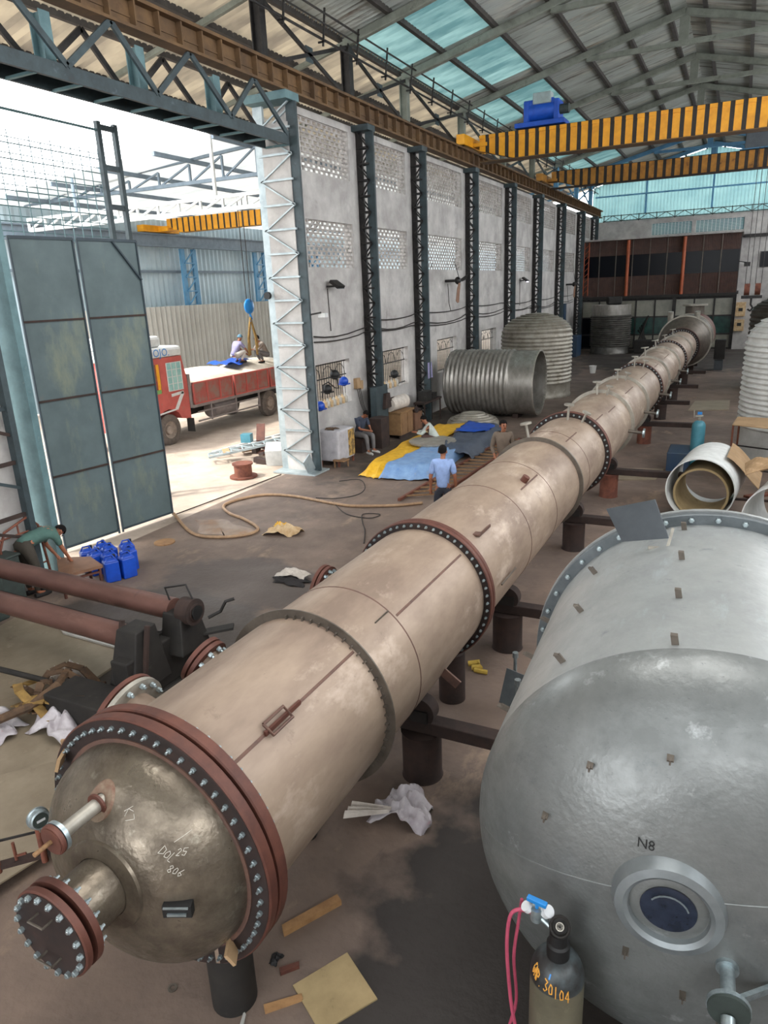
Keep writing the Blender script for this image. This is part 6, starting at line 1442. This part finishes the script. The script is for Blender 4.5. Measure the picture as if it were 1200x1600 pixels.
# ================================================================ BEYOND THE SILVER TANK
def bottle(x, y, r, h, m, lab, valve=True):
    t = thing('gas_cylinder', (x, y, 0), lab, 'gas cylinder')
    b = MB(); pr = [(0, 0), (r, 0), (r, h - r)]
    for i in range(1, 8): a = i / 7 * PI / 2; pr.append((r * .25 + r * .75 * math.cos(a), h - r + r * .9 * math.sin(a)))
    pr.append((0, h - .05)); b.lathe(pr, (x, y, 0), LZ, 28); b.build('body', m, t, smooth=True, ang=50)
    b = MB(); b.cyl((x, y, h - .08), (x, y, h + .08), .03, n=12); b.cyl((x - .09, y, h + .08), (x + .08, y - .02, h + .1), .025, n=10); b.build('valve', 'ringbright', t, smooth=True, ang=40)
    b = MB(); b.obox((x, y, h + .16), .1, .05, .06); b.build('blue_handle', 'handleblue', t)
    b = MB(); b.cyl((x - .12, y - .02, h + .05), (x - .13, y - .03, h + .24), .012, n=8); b.build('lever', 'ringbright', t)
    return t
bottle(-.62, 18.45, .155, 1.22, 'bottleblue', 'teal gas cylinder with blue valve handle standing left of the white ribbed tank')
b = MB(); b.box(-1.25, -.75, 17.9, 18.9, 0, .5); tag(b.build('storage_box', 'trucknavy', bevel=.02), 'dark navy box on the floor left of the teal gas cylinder', 'box')
b = MB(); b.lathe([(0, 0), (.15, 0), (.16, .38), (.15, .38), (.14, .02), (0, .02)], (-.25, 18.8, 0), LZ, 20); tag(b.build('metal_bin', 'mdf', smooth=True, ang=40), 'small brown bin right of the teal gas cylinder', 'bin')
b = MB(); b.tube(smooth_path([(-.45, 18.4, .62), (-.3, 18.45, .66), (-.15, 18.55, .6), (-.07, 18.6, .45), (-.02, 18.62, .2), (.0, 18.6, .03)], 0), .03, 6); tag(b.build('aqua_hose', 'aqua', smooth=True), 'short aqua hose arching over the brown bin', 'hose')
t = thing('table_frame', (.6, 18.3, 0), 'thin rusty table frame with brown board top in front of the white ribbed tank', 'table')
for x, y in ((.12, 17.5), (1.3, 17.0), (.25, 18.5), (1.4, 18.4)):
    b = MB(); b.cyl((x, y, 0), (x, y, 1.3), .022, n=8); b.build('leg', 'rust', t)
for z in (.35, .85):
    b = MB(); b.bar((.12, 17.5, z), (1.3, 17.0, z), .03, .03); b.build('rail', 'blackmetal', t)
b = MB(); b.hexa([(.1, 17.45, 1.3), (1.35, 16.95, 1.3), (1.45, 18.4, 1.3), (.2, 18.5, 1.3), (.1, 17.45, 1.32), (1.35, 16.95, 1.32), (1.45, 18.4, 1.32), (.2, 18.5, 1.32)]); b.build('table_top', 'brownpaper', t)
slab([(.45, 16.2), (.6, 16.1), (1.1, 16.6), (1.0, 16.7)], 0, .05, 'rust', 'steel_scrap', 'rusty angle piece on the floor by the white ribbed tank', 'scrap')
slab([(.2, 15.9), (1.6, 16.0), (1.6, 16.06), (.2, 15.97)], 0, .04, 'darkrust', 'steel_bar', 'dark bar on the floor right of the pale rolled shells', 'bar')
b = MB(); b.obox((-1.83, 6.75, .2), .35, .02, .4, R(-20), None, R(-20)); tag(b.build('metal_plate', 'silverflange'), 'pale grey plate leaning on the floor at the left of the silver tank', 'plate')
for x, y in ((-1.72, 6.4), (-1.9, 6.95)):
    b = MB(); b.cyl((x, y, .0), (x, y, .5), .02, n=8); b.cyl((x, y, .5), (x, y, .56), .035, n=8); tag(b.build('bolt_stud', 'zinc'), 'tall steel stud standing beside the silver tank', 'stud', 'studs beside the silver tank')
# ================================================================ SCRAP OUTSIDE THE GATE
t0 = None; rnd = random.Random(5)
b = MB()
t = thing('bobbin', (-11.27, 14.41, 0), 'rust-brown flanged bobbin standing on the ground just outside the gate', 'bobbin')
b = MB(); b.lathe([(0, 0), (.36, 0), (.36, .04), (.23, .04), (.23, .34), (.27, .34), (.27, .38), (0, .38)], (-11.27, 14.41, 0), LZ, 32); b.build('drum', 'rust', t, smooth=True, ang=30)
def lattice_piece(a, c, wd, lab, m):
    t = thing('lattice_piece', (Vector(a) + Vector(c)) / 2, lab, 'scrap', 'scrap outside the gate')
    a = Vector(a); c = Vector(c); d, u, v = frame(c - a)
    for s in (-1, 1):
        b = MB(); b.bar(a + u * s * wd / 2, c + u * s * wd / 2, .06, .06); b.build('rail', m, t)
    b = MB()
    for k in range(8):
        p = a.lerp(c, k / 8); q_ = a.lerp(c, (k + 1) / 8); b.bar(p - u * wd / 2, q_ + u * wd / 2, .04, .03); b.bar(p - u * wd / 2, p + u * wd / 2, .04, .03)
    b.build('lacing', m, t)
lattice_piece((-13.2, 15.4, .22), (-11.3, 17.1, .55), .5, 'pale silver lattice piece lying on top of the scrap pile', 'silverpaint')
lattice_piece((-13.6, 16.1, .1), (-11.7, 18.4, .5), .5, 'whitish lattice piece behind the silver one in the scrap pile', 'white')
for k in range(26):
    x = rnd.uniform(-12.9, -11.0); y = 15.3 + (x + 12.9) * .3 + rnd.uniform(0, 2.2); L = rnd.uniform(.2, .7); b = MB()
    b.obox((x, y, rnd.uniform(.05, .3)), L, rnd.uniform(.08, .22), rnd.uniform(.05, .16), rnd.uniform(0, 3), None, 0, rnd.uniform(-.3, .3))
    tag(b.build('steel_offcut', ['rust', 'redoxide', 'brownpaper', 'darkrust'][k % 4]), 'small rusty steel offcut in the scrap pile outside the gate', 'scrap', 'rusty offcuts outside the gate')
b = MB(); b.lathe([(.3, 0), (.42, 0), (.42, .3), (.3, .3), (.3, 0)], (-11.3, 17.0, .45), (.5, .3, .4), 28); tag(b.build('pipe_ring', 'rust', smooth=True, ang=40), 'short rusty pipe ring on the scrap pile beside the gate column', 'ring')
b = MB(); b.obox((-12.5, 17.0, .62), .25, .6, .06, .5, None, .8); tag(b.build('channel_offcut', 'redoxide'), 'red-brown channel offcut sticking up from the scrap pile', 'scrap')
b = MB(); b.obox((-12.8, 16.7, .5), .3, .25, .25, .3); tag(b.build('aqua_box', 'bottleblue'), 'small pale aqua box among the scrap', 'box')
b = MB(); b.obox((-11.2, 15.9, .28), .6, .5, .5, .5, None, .3); tag(b.build('white_carton', 'white'), 'white carton leaning at the foot of the silver gate column', 'carton')
# ================================================================ FAR END CLUTTER
b = MB(); b.box(-9.9, -9.0, 46.0, 47.5, 0, 1.3); tag(b.build('blue_cabinet', 'trucknavy', bevel=.02), 'dark blue cabinet left of the far ribbed tank', 'cabinet')
b = MB(); b.box(-9.85, -9.6, 44.9, 45.5, 0, 3.3); tag(b.build('blue_door', 'trucknavy'), 'tall dark blue panel by the wall at the far left', 'panel')
b = MB(); b.box(-8.0, -6.9, 48.4, 49.6, 0, .42); tag(b.build('tank_plinth', 'machinedark'), 'dark plinth under the far ribbed tank', 'plinth')
t = thing('angle_stack', (-5.3, 50, 0), 'leaning stack of dark bars left of the wide far end of the column', 'stack')
for k in range(7):
    b = MB(); b.bar((-6.0 + .22 * k, 49.6, 0), (-5.4 - .1 * k, 51.2, 2.2 - .15 * k), .08, .06); b.build('bar', 'machinedark', t)
b = MB(); b.box(-5.9, -4.6, 48.6, 49.6, 0, .8); tag(b.build('machine_block', 'machinedark', bevel=.05), 'dark low machine left of the wide far end of the column', 'machine')
for (x, z, h, l) in ((.05, 2.05, .85, 'upper cream electrical box on the far wall right of the partition'), (.05, 1.15, .7, 'lower cream electrical box on the far wall right of the partition')):
    b = MB(); b.box(x - .28, x + .28, 51.2, 51.4, z, z + h); b.box(x - .12, x + .12, 51.19, 51.2, z + .3, z + .5, 'machinedark'); tag(b.build('electrical_box', 'clothcream'), l, 'electrical box')
b = MB(); b.box(-.25, 1.2, 51.4, 51.5, 0, 3.4); struct(b.build('wall_far_pier', 'whitewall'))
b = MB(); b.box(-.2, 6, 56.6, 56.95, 6.95, 7.15); tag(b.build('wall_bar', 'blackmetal'), 'dark horizontal bar on the white far wall right of the office', 'bar')
b = MB(); b.box(.95, 1.9, 56.9, 56.98, 5.0, 6.0); tag(b.build('dark_vent', 'glassdark'), 'dark rectangular opening on the far wall at the right edge', 'vent')
t = thing('floodlight', (.2, 51.5, 5.2), 'small dark floodlight on an arm at the right end of the brown office', 'floodlight')
b = MB(); b.obox((.15, 51.3, 5.15), .35, .2, .25); b.build('housing', 'blackmetal', t)
b = MB(); b.bar((-.32, 51.8, 5.35), (.15, 51.3, 5.25), .04, .04); b.build('arm', 'blackmetal', t)
t = thing('stand_machine', (-.95, 38, 0), 'small dark machine on a stand behind the column near the partition', 'machine')
b = MB(); b.box(-.95, -.45, 39.5, 40.0, .55, 1.5); b.build('head', 'machinedark', t, bevel=.03)
b = MB(); b.box(-.9, -.5, 39.55, 39.95, 0, .5); b.build('base', 'plategrey', t)
b = MB(); b.obox((-7.3, 48.9, 3.3), .9, .7, .5, .3); tag(b.build('machine_hood', 'machinedark', bevel=.1), 'dark rounded hood seen above the rim of the far ribbed tank', 'machine')
